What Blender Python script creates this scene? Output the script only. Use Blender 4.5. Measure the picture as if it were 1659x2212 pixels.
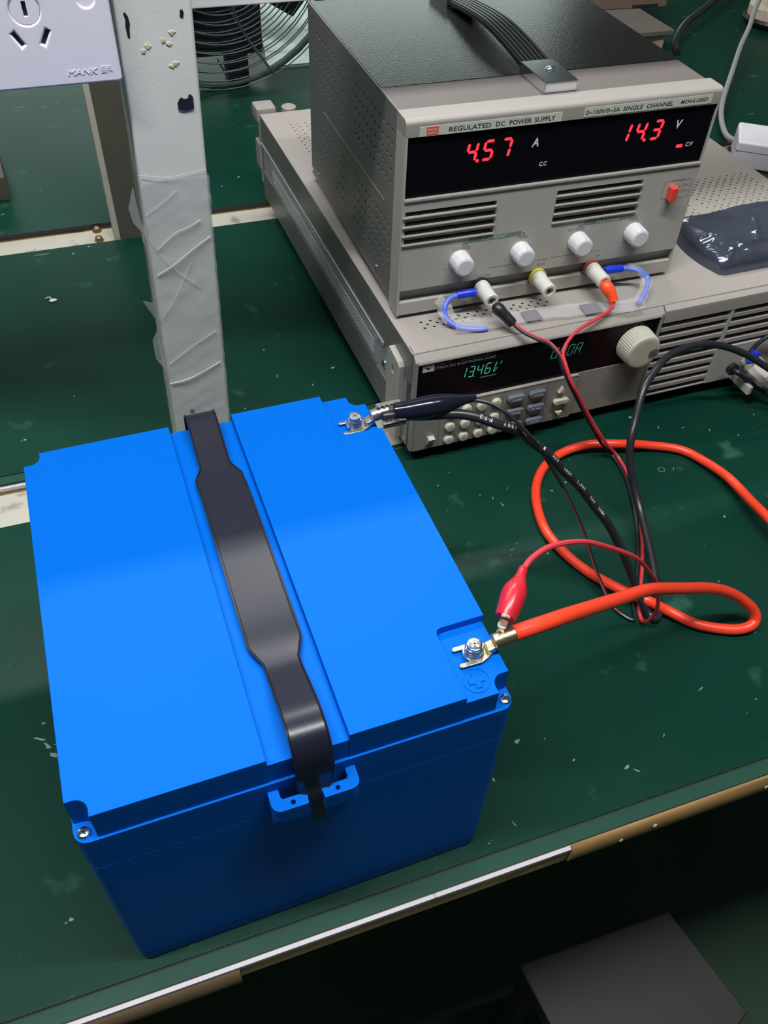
import bpy, bmesh, math, random
from mathutils import Vector, Matrix, noise
random.seed(7)
for o in list(bpy.data.objects): bpy.data.objects.remove(o, do_unlink=True)
SC = bpy.context.scene; COL = SC.collection
PI = math.pi

# ---------------------------------------------------------------- camera
RT = Vector((0.94359932, -0.32922366, 0.03510133)); UP = Vector((0.2179839, 0.69754657, 0.68257732)); FW = Vector((0.24920542, 0.63642797, -0.72996993))
cam = bpy.data.cameras.new('camera'); co = bpy.data.objects.new('camera', cam); COL.objects.link(co)
co.matrix_world = Matrix(((RT.x, UP.x, -FW.x, 0.0), (RT.y, UP.y, -FW.y, -0.138892), (RT.z, UP.z, -FW.z, 0.465915), (0, 0, 0, 1)))
cam.sensor_fit = 'VERTICAL'; cam.sensor_height = 24.0; cam.lens = 24.0 * 1847.753 / 2212.0
cam.clip_start = 0.02; cam.clip_end = 50
SC.camera = co
# ---------------------------------------------------------------- world, lights, exposure
W = bpy.data.worlds.new('world'); SC.world = W; W.use_nodes = True
bg = W.node_tree.nodes['Background']; bg.inputs[0].default_value = (0.80, 0.88, 0.82, 1); bg.inputs[1].default_value = 0.08
def area(name, loc, target, sx, sy, power, color=(1, 1, 1)):
    l = bpy.data.lights.new(name, 'AREA'); l.shape = 'RECTANGLE'; l.size = sx; l.size_y = sy; l.energy = power; l.color = color
    o = bpy.data.objects.new(name, l); COL.objects.link(o); o.location = loc
    o.rotation_euler = (Vector(target) - Vector(loc)).to_track_quat('-Z', 'Y').to_euler(); return o
area('lamp_near', (0.0, -0.035, 1.38), (0.05, 0.20, 0.0), 1.25, 0.035, 27.0, (0.99, 1.0, 1.0))
area('lamp_behind_board', (0.15, 1.06, 1.40), (0.15, 0.30, 0.0), 1.25, 0.035, 15.0, (1.0, 0.99, 0.97))
area('far_reflection_light', (0.8, 4.17, 0.85), (0.8, 0.0, 0.85), 3.4, 1.30, 25.0, (0.84, 1.0, 0.96))  # far light panel added for reflections on the benches and black cover
SC.view_settings.view_transform = 'Standard'; SC.view_settings.look = 'None'; SC.view_settings.gamma = 1.0
SC.view_settings.exposure = 0.0; SC.view_settings.use_curve_mapping = False

# ---------------------------------------------------------------- materials
def mat(name, col, rough=0.5, metal=0.0, var=0.06, vscale=60.0, bump=0.0, bscale=900.0, spec=0.5, emit=None, estr=0.0, alpha=1.0, coat=0.0, trans=0.0):
    m = bpy.data.materials.new(name); m.use_nodes = True; nt = m.node_tree; n = nt.nodes; b = n['Principled BSDF']
    b.inputs['Base Color'].default_value = (*col, 1); b.inputs['Roughness'].default_value = rough; b.inputs['Metallic'].default_value = metal
    b.inputs['Specular IOR Level'].default_value = spec; b.inputs['Alpha'].default_value = alpha; b.inputs['Coat Weight'].default_value = coat
    b.inputs['Transmission Weight'].default_value = trans
    if emit: b.inputs['Emission Color'].default_value = (*emit, 1); b.inputs['Emission Strength'].default_value = estr
    tc = n.new('ShaderNodeTexCoord')
    if var:
        nz = n.new('ShaderNodeTexNoise'); nz.inputs['Scale'].default_value = vscale; nz.inputs['Detail'].default_value = 4
        nt.links.new(tc.outputs['Object'], nz.inputs['Vector'])
        mr = n.new('ShaderNodeMapRange'); mr.inputs[3].default_value = 1 - var; mr.inputs[4].default_value = 1 + var
        nt.links.new(nz.outputs[0], mr.inputs[0])
        mx = n.new('ShaderNodeVectorMath'); mx.operation = 'SCALE'; mx.inputs[0].default_value = col
        nt.links.new(mr.outputs[0], mx.inputs['Scale']); nt.links.new(mx.outputs[0], b.inputs['Base Color'])
    if bump:
        nb = n.new('ShaderNodeTexNoise'); nb.inputs['Scale'].default_value = bscale; nb.inputs['Detail'].default_value = 2
        nt.links.new(tc.outputs['Object'], nb.inputs['Vector'])
        bp = n.new('ShaderNodeBump'); bp.inputs['Strength'].default_value = bump; bp.inputs['Distance'].default_value = 0.0006
        nt.links.new(nb.outputs[0], bp.inputs['Height']); nt.links.new(bp.outputs[0], b.inputs['Normal'])
    return m
def layered(m, stops):
    """put patchy noise layers (scale, low, high, colour, stretch) over a material's base colour"""
    nt = m.node_tree; n = nt.nodes; b = n['Principled BSDF']; tc = [x for x in n if x.type == 'TEX_COORD'][0]
    src = b.inputs['Base Color'].links[0].from_socket if b.inputs['Base Color'].links else None
    for (scale, lo, hi, col, st, det) in stops:
        mp = n.new('ShaderNodeMapping'); mp.inputs['Scale'].default_value = st; nt.links.new(tc.outputs['Object'], mp.inputs['Vector'])
        nz = n.new('ShaderNodeTexNoise'); nz.inputs['Scale'].default_value = scale; nz.inputs['Detail'].default_value = det; nt.links.new(mp.outputs[0], nz.inputs['Vector'])
        mr = n.new('ShaderNodeMapRange'); mr.inputs[1].default_value = lo; mr.inputs[2].default_value = hi; nt.links.new(nz.outputs[0], mr.inputs[0])
        mx = n.new('ShaderNodeMix'); mx.data_type = 'RGBA'; nt.links.new(mr.outputs[0], mx.inputs[0])
        if src: nt.links.new(src, mx.inputs[6])
        else: mx.inputs[6].default_value = b.inputs['Base Color'].default_value
        mx.inputs[7].default_value = (*col, 1); nt.links.new(mx.outputs[2], b.inputs['Base Color']); src = mx.outputs[2]
    return m
M = {}
M['bench'] = layered(mat('green_bench_top', (0.0030, 0.033, 0.022), 0.36, var=0.25, vscale=9, bump=0.03, bscale=300, spec=0.12),
    [(3.5, .45, .75, (0.009, 0.040, 0.027), (1, 1, 1), 4), (26, .64, .74, (0.026, 0.085, 0.06), (1, 1, 1), 6), (95, .745, .77, (0.20, 0.30, 0.25), (1, 1, 1), 2), (60, .735, .76, (0.10, 0.20, 0.15), (.22, 1.6, 1), 3)])
M['strip'] = mat('green_edge_strip', (0.016, 0.058, 0.040), 0.4, var=0.15, vscale=30, spec=.12)
M['white_layer'] = layered(mat('white_laminate_edge', (0.52, 0.49, 0.53), 0.45, var=0.05), [(60, .66, .72, (0.25, 0.2, 0.14), (1, 1, 1), 3)])
M['wood_core'] = layered(mat('wood_core', (0.55, 0.40, 0.20), 0.7, var=0.25, vscale=40), [(25, .55, .7, (0.22, 0.15, 0.08), (1, 6, 6), 4)])
M['wood'] = layered(mat('wood_moulding', (0.34, 0.20, 0.075), 0.55, var=0.2, vscale=40), [(40, .5, .75, (0.16, 0.08, 0.03), (.25, 3, 3), 5)])
M['wood_dark'] = layered(mat('dark_wood_moulding', (0.085, 0.056, 0.026), 0.6, var=0.2, vscale=40), [(40, .5, .75, (0.045, 0.03, 0.015), (.25, 3, 3), 5)])
M['steel_paint'] = layered(mat('cream_painted_steel', (0.40, 0.385, 0.32), 0.55, var=0.1, vscale=25, bump=.15), [(35, .60, .68, (0.20, 0.19, 0.16), (1, 1, 1), 5)])
M['post_paint'] = layered(mat('grey_white_painted_steel', (0.69, 0.70, 0.64), 0.5, var=0.08, vscale=30, bump=.12, bscale=1100), [(22, .70, .78, (0.30, 0.31, 0.27), (1, 1, 1), 5), (90, .76, .79, (0.05, 0.05, 0.04), (1, 1, .6), 2)])
M['post_shaded'] = mat('shaded_post_steel', (0.070, 0.068, 0.052), 0.6, var=0.15)  # post front darkened in colour for the shade on it
M['panel_white'] = mat('white_board', (0.88, 0.86, 0.85), 0.5, var=0.03)
M['socket'] = mat('socket_white_plastic', (0.80, 0.77, 0.86), 0.35, var=0.01)
M['slot'] = mat('slot_dark', (0.02, 0.02, 0.03), 0.6, var=0)
M['blue'] = mat('blue_plastic', (0.0, 0.118, 0.56), 0.42, var=0.015, vscale=20, bump=0.05, bscale=1500, spec=0.05)
M['rubber'] = mat('black_rubber', (0.010, 0.012, 0.024), 0.29, var=0.15, vscale=50, bump=0.03, spec=.36)
M['chrome'] = mat('bright_screw_metal', (0.82, 0.84, 0.90), 0.16, 1.0, var=0.12, vscale=500)
M['tin'] = mat('tinned_metal', (0.66, 0.62, 0.54), 0.30, 1.0, var=0.25, vscale=250, bump=.3, bscale=500)
M['brass_tin'] = mat('yellowed_tin', (0.66, 0.57, 0.36), 0.30, 1.0, var=0.25, vscale=200, bump=.3, bscale=500)
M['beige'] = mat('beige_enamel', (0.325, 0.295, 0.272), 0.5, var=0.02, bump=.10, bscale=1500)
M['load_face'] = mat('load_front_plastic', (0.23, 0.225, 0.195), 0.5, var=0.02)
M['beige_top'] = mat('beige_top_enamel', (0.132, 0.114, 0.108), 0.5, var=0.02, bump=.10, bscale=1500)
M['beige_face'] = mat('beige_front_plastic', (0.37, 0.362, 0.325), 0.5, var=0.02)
M['beige_light'] = mat('pale_bezel_plastic', (0.295, 0.272, 0.25), 0.42, var=0.02)
M['side_grey'] = mat('side_enamel', (0.17, 0.165, 0.155), 0.38, 0.15, var=0.03)
M['alu'] = mat('side_rail_metal', (0.42, 0.44, 0.46), 0.40, 0.4, var=0.05)
M['inside'] = mat('dark_inside', (0.012, 0.011, 0.009), 0.8, var=0)
M['blk_enamel'] = mat('black_crackle_enamel', (0.018, 0.018, 0.018), 0.19, var=0.2, vscale=600, spec=.8, bump=0.22, bscale=750)
M['window'] = mat('black_display_window', (0.004, 0.004, 0.006), 0.22, var=0, spec=0.12)
M['label'] = mat('label_film', (0.50, 0.53, 0.46), 0.3, var=0.02)
M['ink'] = mat('black_ink', (0.02, 0.02, 0.02), 0.5, var=0)
M['ink_grey'] = mat('grey_ink', (0.17, 0.16, 0.14), 0.5, var=0)
M['ink_soft'] = mat('worn_grey_ink', (0.13, 0.125, 0.115), 0.5, var=0)
M['white_ink'] = mat('white_ink', (0.62, 0.64, 0.66), 0.5, var=0)
M['teal'] = mat('teal_print', (0.13, 0.19, 0.185), 0.5, var=0.05)
M['logo_red'] = mat('orange_red_print', (0.70, 0.10, 0.045), 0.5, var=0.05)
M['led'] = mat('red_led', (0.6, 0.01, 0.02), 0.4, var=0, emit=(1.0, 0.02, 0.035), estr=2.4)
M['led_dim'] = mat('green_display_segment', (0.02, 0.2, 0.12), 0.4, var=0, emit=(0.10, 0.62, 0.38), estr=0.38)
M['led_faint'] = mat('green_display_segment_faint', (0.02, 0.12, 0.07), 0.4, var=0, emit=(0.09, 0.38, 0.22), estr=0.22)
M['knob'] = mat('white_knob_plastic', (0.66, 0.66, 0.69), 0.42, var=0.02)
M['red_switch'] = mat('red_switch_plastic', (0.72, 0.07, 0.05), 0.35, var=0.02)
M['key'] = mat('cream_key_rubber', (0.50, 0.47, 0.37), 0.55, var=0.03)
M['key_blue'] = mat('slate_key_rubber', (0.12, 0.14, 0.17), 0.5, var=0.03)
M['bp_white'] = mat('terminal_white_plastic', (0.62, 0.62, 0.56), 0.38, var=0.03)
M['bp_pink'] = mat('pale_pinkish_plastic', (0.50, 0.45, 0.42), 0.4, var=0.03)
M['yellow'] = mat('yellow_ring', (0.55, 0.50, 0.06), 0.4, var=0.03)
M['dred'] = mat('dull_red_ring', (0.32, 0.06, 0.05), 0.4, var=0.03)
M['black'] = mat('black_plastic', (0.014, 0.015, 0.018), 0.36, var=0.1)
M['hshrink'] = mat('black_vinyl', (0.007, 0.009, 0.020), 0.16, var=0.1, bump=.08, bscale=120)
M['wire_black'] = mat('black_wire', (0.016, 0.018, 0.022), 0.34, var=0.1)
M['wire_red'] = mat('orange_red_silicone_wire', (0.84, 0.055, 0.022), 0.34, var=0.06)
M['wire_pink'] = mat('red_lead_wire', (0.60, 0.045, 0.06), 0.38, var=0.05)
M['clip_red'] = mat('red_vinyl', (0.52, 0.016, 0.030), 0.28, var=0.04)
M['orange'] = mat('orange_plug_plastic', (0.95, 0.085, 0.02), 0.4, var=0.02)
M['wire_blue'] = mat('blue_wire', (0.10, 0.17, 0.72), 0.35, var=0.04)
M['crimp_blue'] = mat('blue_crimp', (0.01, 0.04, 0.55), 0.3, var=0.04)
M['sleeve'] = mat('clear_plastic_sleeve', (0.75, 0.72, 0.75), 0.18, var=0.05, bump=.5, bscale=160, alpha=0.17)
M['tape'] = mat('clear_tape', (0.50, 0.54, 0.52), 0.16, var=0.15, bump=.5, bscale=110, alpha=0.33)
M['label_dark'] = mat('dark_grey_print', (0.10, 0.10, 0.13), 0.4, var=0.1)
M['esd'] = mat('dark_metallised_film', (0.10, 0.115, 0.16), 0.15, 0.6, var=0.3, vscale=30)
M['cable_grey'] = mat('grey_cable', (0.25, 0.25, 0.24), 0.45, var=0.03)
M['adaptor'] = mat('white_adaptor_plastic', (0.60, 0.58, 0.64), 0.4, var=0.02)
M['carton'] = mat('brown_carton', (0.17, 0.115, 0.085), 0.8, var=0.12)
M['carton_grey'] = mat('grey_brown_board', (0.12, 0.11, 0.092), 0.8, var=0.12)
M['carton_pale'] = mat('pale_board', (0.34, 0.28, 0.19), 0.8, var=0.12)
M['cream'] = mat('cream_foam', (0.55, 0.47, 0.36), 0.8, var=0.15)
M['wedge'] = mat('brown_block', (0.075, 0.06, 0.045), 0.7, var=0.4, vscale=40)
M['fan_wire'] = mat('dark_grey_wire', (0.045, 0.065, 0.06), 0.5, 0.0, var=0)
M['fan_dark'] = mat('dark_blue_plastic', (0.010, 0.013, 0.022), 0.5, var=0.1)
M['bright_sheet'] = mat('reflected_light_green', (0.62, 0.80, 0.72), 0.35, var=0.16, vscale=14)  # pale colour carries the bright reflected area behind the fan
M['floor'] = layered(mat('dark_green_floor', (0.010, 0.045, 0.022), 0.6, var=0.2, vscale=6), [(30, .76, .79, (0.12, 0.14, 0.12), (1, 1, 1), 2)])
M['stool'] = mat('grey_stool_plastic', (0.024, 0.025, 0.021), 0.6, var=0.06)
M['glue'] = mat('yellowed_glue', (0.62, 0.55, 0.32), 0.25, var=0.2)
M['fleck'] = mat('white_paint_fleck', (0.15, 0.22, 0.19), 0.6, var=0.3, vscale=200)
M['paper'] = mat('white_scrap', (0.62, 0.60, 0.55), 0.7, var=0.05)
M['wall'] = mat('pale_wall', (0.42, 0.50, 0.47), 0.8, var=0.03)

# ---------------------------------------------------------------- mesh helpers (all sizes in millimetres)
S = 0.001
def catmull(pts, n=6):
    P = [Vector(p) for p in pts]; out = []; P = [P[0] * 2 - P[1]] + P + [P[-1] * 2 - P[-2]]
    for i in range(1, len(P) - 2):
        p0, p1, p2, p3 = P[i - 1:i + 3]
        for k in range(n):
            t = k / n; t2 = t * t; t3 = t2 * t
            out.append(0.5 * ((2 * p1) + (p2 - p0) * t + (2 * p0 - 5 * p1 + 4 * p2 - p3) * t2 + (3 * p1 - p0 - 3 * p2 + p3) * t3))
    out.append(P[-2]); return out
class MB:
    def __init__(s): s.bm = bmesh.new()
    def _merge(s, bm, mtx=None):
        if mtx: bmesh.ops.transform(bm, matrix=mtx, verts=bm.verts)
        me = bpy.data.meshes.new('tmp'); bm.to_mesh(me); bm.free(); s.bm.from_mesh(me); bpy.data.meshes.remove(me); return s
    def box(s, x0, x1, y0, y1, z0, z1, bev=0.0, seg=2, mtx=None):
        bm = bmesh.new(); bmesh.ops.create_cube(bm, size=1.0)
        for v in bm.verts: v.co = Vector(((x0 + x1) / 2 + v.co.x * (x1 - x0), (y0 + y1) / 2 + v.co.y * (y1 - y0), (z0 + z1) / 2 + v.co.z * (z1 - z0)))
        if bev: bmesh.ops.bevel(bm, geom=list(bm.edges), offset=bev, segments=seg, profile=0.5, affect='EDGES')
        return s._merge(bm, mtx)
    def plate(s, outer, holes=(), t0=0.0, t1=1.0, plane='xy', bev=0.0, res=2, mtx=None):
        cu = bpy.data.curves.new('c', 'CURVE'); cu.dimensions = '2D'; cu.fill_mode = 'BOTH'
        cu.extrude = max((t1 - t0) / 2 - bev, 0.0001); cu.bevel_depth = bev; cu.bevel_resolution = res; cu.offset = -bev
        for loop in [outer] + list(holes):
            sp = cu.splines.new('POLY'); sp.points.add(len(loop) - 1); sp.use_cyclic_u = True
            for p, q in zip(sp.points, loop): p.co = (q[0], q[1], 0, 1)
        ob = bpy.data.objects.new('c', cu); me = bpy.data.meshes.new_from_object(ob)
        bm = bmesh.new(); bm.from_mesh(me); bpy.data.meshes.remove(me); bpy.data.objects.remove(ob); bpy.data.curves.remove(cu)
        m = (t0 + t1) / 2
        for v in bm.verts:
            x, y, z = v.co; z += m
            v.co = (x, y, z) if plane == 'xy' else ((x, z, y) if plane == 'xz' else (z, x, y))
        bmesh.ops.remove_doubles(bm, verts=bm.verts, dist=0.001)
        bmesh.ops.recalc_face_normals(bm, faces=bm.faces)
        return s._merge(bm, mtx)
    def lathe(s, prof, origin=(0, 0, 0), axis=(0, 0, 1), n=32, grooves=0, gdepth=0.0):
        """prof: (distance along axis, radius)"""
        ax = Vector(axis).normalized(); q = ax.to_track_quat('Z', 'Y'); O = Vector(origin); bm = bmesh.new(); rings = []
        for (h, r) in prof:
            ring = []
            for k in range(n):
                a = 2 * PI * k / n; rr = r
                if grooves and r > 0: rr = r - gdepth * (0.5 - 0.5 * math.cos(a * grooves))
                ring.append(bm.verts.new(O + q @ Vector((rr * math.cos(a), rr * math.sin(a), h))))
            rings.append(ring)
        for A, B in zip(rings, rings[1:]):
            for k in range(n): bm.faces.new((A[k], A[(k + 1) % n], B[(k + 1) % n], B[k]))
        bm.faces.new(rings[0][::-1]); bm.faces.new(rings[-1])
        bmesh.ops.remove_doubles(bm, verts=bm.verts, dist=1e-5); bmesh.ops.recalc_face_normals(bm, faces=bm.faces)
        return s._merge(bm)
    def tube(s, pts, r, n=12, sub=6, rx=1.0, spline=True):
        P = catmull(pts, sub) if spline else [Vector(p) for p in pts]; m = len(P); bm = bmesh.new(); rings = []
        R = r if isinstance(r, (list, tuple)) else None
        T0 = (P[1] - P[0]).normalized(); N = T0.orthogonal().normalized()
        if abs(T0.z) < .9: N = (Vector((0, 0, 1)) - T0 * T0.z).normalized()
        for i in range(m):
            T = (P[min(i + 1, m - 1)] - P[max(i - 1, 0)]).normalized(); N = (N - T * N.dot(T)).normalized(); B = T.cross(N)
            if R: f = i / (m - 1) * (len(R) - 1); k = min(int(f), len(R) - 2); u = f - k; rr = R[k] * (1 - u) + R[k + 1] * u
            else: rr = r
            rings.append([bm.verts.new(P[i] + (N * math.cos(2 * PI * k / n) * rr + B * math.sin(2 * PI * k / n) * rr * rx)) for k in range(n)])
        for A, Bq in zip(rings, rings[1:]):
            for k in range(n): bm.faces.new((A[k], A[(k + 1) % n], Bq[(k + 1) % n], Bq[k]))
        bm.faces.new(rings[0][::-1]); bm.faces.new(rings[-1]); bmesh.ops.recalc_face_normals(bm, faces=bm.faces)
        return s._merge(bm)
    def text(s, txt, x, y, h, w=None, t=0.1, shear=0.0, off=0.0, plane='xz', mtx=None, bold=0.0):
        cu = bpy.data.curves.new('t', 'FONT'); cu.body = txt; cu.size = h / 0.729; cu.extrude = t / 2; cu.shear = shear; cu.offset = bold
        cu.resolution_u = 2
        ob = bpy.data.objects.new('t', cu); COL.objects.link(ob); bpy.context.view_layer.update()
        dg = bpy.context.evaluated_depsgraph_get(); me = bpy.data.meshes.new_from_object(ob.evaluated_get(dg))
        bm = bmesh.new(); bm.from_mesh(me); bpy.data.meshes.remove(me); bpy.data.objects.remove(ob); bpy.data.curves.remove(cu)
        if bm.verts:
            x0 = min(v.co.x for v in bm.verts); x1 = max(v.co.x for v in bm.verts); k = w / (x1 - x0) if w else 1.0
            for v in bm.verts:
                a, b, c = (v.co.x - x0) * k + x, v.co.y + y, v.co.z
                v.co = (a, off - t / 2 + c, b) if plane == 'xz' else (a, b, off + t / 2 + c)
            bmesh.ops.recalc_face_normals(bm, faces=bm.faces)
        return s._merge(bm, mtx)
    def build(s, name, material, parent=None, smooth=35, label=None):
        me = bpy.data.meshes.new(name); s.bm.transform(Matrix.Scale(S, 4)); s.bm.to_mesh(me); s.bm.free(); me.materials.append(M[material] if isinstance(material, str) else material)
        if smooth:
            for p in me.polygons: p.use_smooth = True
            me.set_sharp_from_angle(angle=math.radians(smooth))
        o = bpy.data.objects.new(name, me); COL.objects.link(o)
        if smooth: wn = o.modifiers.new('weighted_normal', 'WEIGHTED_NORMAL'); wn.keep_sharp = True; wn.weight = 50; wn.mode = 'FACE_AREA'
        if parent: o.parent = parent
        if label: o['label'] = label
        return o
def thing(name, label, cat, loc=(0, 0, 0), rz=0.0, group=None):
    o = bpy.data.objects.new(name, None); COL.objects.link(o); o.location = [c * S for c in loc]; o.rotation_euler = (0, 0, rz)
    o.empty_display_size = 0.02; return tag(o, label, cat, group)
def tag(o, label, cat, group=None):
    o['label'] = label; o['category'] = cat
    if group: o['group'] = group
    return o
def struct(o, label=None):
    o['kind'] = 'structure'
    if label: o['label'] = label
    return o
def twin(o, parent=None, loc=None):
    c = o.copy(); COL.objects.link(c)
    if parent: c.parent = parent
    if loc: c.location = [q * S for q in loc]
    for ch in [x for x in bpy.data.objects if x.parent == o]: twin(ch, c)
    return c
def circ(cx, cy, r, n=16, a0=0.0): return [(cx + r * math.cos(a0 + 2 * PI * k / n), cy + r * math.sin(a0 + 2 * PI * k / n)) for k in range(n)]
def rrect(x0, x1, y0, y1, r, n=5):
    out = []
    for cx, cy, a in ((x1 - r, y0 + r, -90), (x1 - r, y1 - r, 0), (x0 + r, y1 - r, 90), (x0 + r, y0 + r, 180)):
        for k in range(n + 1): t = math.radians(a + 90 * k / n); out.append((cx + r * math.cos(t), cy + r * math.sin(t)))
    return out
def rect(x0, x1, y0, y1): return [(x0, y0), (x1, y0), (x1, y1), (x0, y1)]

# ================================================================ SETTING
struct(MB().box(-3000, 4000, -2500, 4200, -760, -720).build('floor', 'floor', smooth=0))
struct(MB().box(-3000, 4000, 4200, 4260, -720, 2300).build('wall_back', 'wall', smooth=0))

WN = thing('added_window_1', 'added window frame around the light panel at the far wall', 'window', (800, 4195, 850)); del WN['category']; struct(WN)  # unseen frame added to give the far light panel a window shape
for (x0, x1, z0, z1) in ((-1760, -1702, -760, 760), (1702, 1760, -760, 760), (-1760, 1760, -760, -705), (-1760, 1760, 705, 760)): MB().box(x0, x1, -20, 5, z0, z1, 3).build('added_window_frame', 'panel_white', WN)
def bench(label, y0, y1, x0=-1300, x1=2300):
    t = thing('workbench', label, 'workbench', (0, y0, 0), 0, 'green workbenches'); D = y1 - y0
    MB().box(x0, x1, 9.2, D, -2.5, 0, .3).build('bench_top', 'bench', t)
    MB().box(x0, x1, 7.9, 9.5, -2.7, -1.0).build('seam', 'inside', t, 0)
    MB().box(x0, x1, 0, 8.2, -2.3, 0, .3).build('edge_strip', 'strip', t, label='narrow paler green strip along the front edge')
    MB().box(x0, x1, -1.6, D, -19, -6.0).build('wood_core', 'wood_core', t)
    MB().box(x0, x1, -2.3, D, -6.0, -2.6, .4).build('white_layer', 'white_layer', t)
    return t
B1 = bench('near green workbench that the blue battery stands on', 0, 335)
B2 = bench('middle green workbench with a white scrap, behind the blue battery', 380, 716)
B3 = thing('workbench', 'farthest green workbench, behind the second cream rail and under the wire fan', 'workbench', (0, 756, 0), 0, 'green workbenches')
MB().box(-1300, 2300, 0, 1500, -3, 0, .3).build('bench_top', 'bench', B3)
MB().box(-1300, 2300, -.7, -0.1, -5, .1).build('edge_strip', 'black', B3, label='thin dark strip painting the shadow line along the edge')  # black strip stands in for the shadow line at the bench edge
MB().box(-1300, 2300, 0.5, 1500, -19, -3).build('wood_core', 'wood_core', B3)
def halfround(name, x0, x1, zt, zb, d, m, parent, label):
    zc = (zt + zb) / 2; h = (zt - zb) / 2
    prof = [(-d * math.sin(a) - .7, zc + h * math.cos(a)) for a in [PI * k / 10 for k in range(11)]]
    b = MB(); b.plate(prof, (), x0, x1, 'yz'); o = b.build(name, m, parent, 40, label); return o
halfround('wood_moulding', 175, 2300, 0.3, -20, 3.6, 'wood', B1, 'light brown rounded wood moulding nailed along the right part of the edge')
halfround('wood_moulding', -1300, -11.5, -5.2, -20, 5.5, 'wood_dark', B1, 'darker wood moulding piece under the white line at the left')
for (x, z) in ((228, -6), (305, -8), (207, -10)):
    MB().lathe([(0, 1.5), (.25, 1.2)], (x, -4.3, z), (0, -1, 0.2), 8).build('paint_chip', 'paper', B1)
fl = MB(); rf = random.Random(3)
def fleck(x, y, r, el=1.0, ang=0.0, h=.12):
    n = 9; pts = []
    for k in range(n):
        a = 2 * PI * k / n; rr = r * rf.uniform(.35, 1.15); px, py = rr * math.cos(a) * el * .75, rr * math.sin(a) / el * .8
        pts.append((x + px * math.cos(ang) - py * math.sin(ang), y + px * math.sin(ang) + py * math.cos(ang)))
    fl.plate(pts, (), 0, h)
for (x, y, r, el, an) in ((-91, 149, 3.2, 1.8, -.9), (-95, 155, 2.6, 2.4, -.5), (-84, 149, 2.2, 2.4, .1), (-88, 142, 2.6, 1.5, -.6), (-92, 165, 1.6, 1, 0), (-79, 130, 1.4, 1.6, .9), (-42, 85, 2.0, 1.4, 1.2),
      (247, 248, 1.8, 2.2, 1.9), (243, 256, 1.4, 2.0, 1.2), (258, 262, 1.2, 2.4, 1.1), (236, 205, 1.1, 3.0, .2), (232, 200, .9, 3, .4), (241, 209, .9, 3, .3), (290, 250, 1.6, 1.2, 0), (305, 255, 1.8, 1.3, .6),
      (235, 262, 1.0, 1.3, 0), (213, 268, .9, 2, 1), (208, 281, 1.0, 2, .2), (222, 292, .9, 1.5, 1), (395, 243, 1.5, 1.5, 1), (360, 254, .8, 1, 0), (150, 20, 1.2, 2, 1.9), (330, 45, 1.0, 1, 0), (300, 62, 1.6, 2.4, .3),
      (228, 30, 2.2, 1.6, .2), (233, 26, 1.5, 2.4, -.8), (200, 44, 1.4, 1.2, .4), (450, 275, 1.8, 1.6, 1), (470, 262, 1.5, 2, .2), (410, 290, 1.8, 1.6, 1), (430, 284, 1.3, 1.6, 0), (190, 62, .8, 1, 0), (260, 41, 1.0, 2.2, .7)):
    fleck(x, y, r, el, an)
fl.plate(circ(385, 245, 3.0, 6), [circ(385, 245, 2.5, 6)], 0, .12)
o = fl.build('paint_flecks', 'fleck', B1, 0); o['kind'] = 'stuff'

def rail(y0, y1, top, label):
    t = thing('frame_rail', label, 'rail', (0, y0, 0), 0, 'cream steel rails')
    MB().box(-1300, 2300, 0, y1 - y0, top - 40, top, 2.5, 3).build('rail_tube', 'steel_paint', t); return t
R1 = rail(337, 377.2, -7, 'cream painted steel rail in the gap between near and middle benches')
R2 = rail(717.5, 753, -5, 'cream painted steel rail with two rusty bolts behind the middle bench')
for (x, y) in ((4, 31), (4, 11)):
    b = MB().lathe([(0, 5.0), (1, 5.0), (1, 3.8), (4.2, 3.8), (5.4, 2.4)], (x, y, -5), (0, 0, 1), 6)
    b.build('hex_bolt', mat('rusty_bolt', (.22, .15, .07), .5, .7, var=.3, vscale=300), R2, label='rusty brown hex bolt')

# near upright with its tape
P1 = thing('upright_post', 'grey-white painted square steel post wrapped in clear tape, behind the battery', 'post', (0, 0, 0))
def lean(z): return (z - 56) * 0.0285          # the upright leans a little
def postbox(b, x0, x1, y0, y1, z0, z1, bev):
    bm = bmesh.new(); bmesh.ops.create_cube(bm, size=1.0)
    for v in bm.verts: v.co = Vector(((x0 + x1) / 2 + v.co.x * (x1 - x0), (y0 + y1) / 2 + v.co.y * (y1 - y0), (z0 + z1) / 2 + v.co.z * (z1 - z0)))
    bmesh.ops.bevel(bm, geom=[e for e in bm.edges if abs(e.verts[0].co.z - e.verts[1].co.z) > 1], offset=bev, segments=3, profile=.5, affect='EDGES')
    for v in bm.verts: v.co.x += lean(v.co.z)
    b._merge(bm)
b = MB(); postbox(b, 25.2, 63.2, 338, 375.5, -7, 900, 1.8); b.build('square_tube', 'post_paint', P1)
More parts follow.
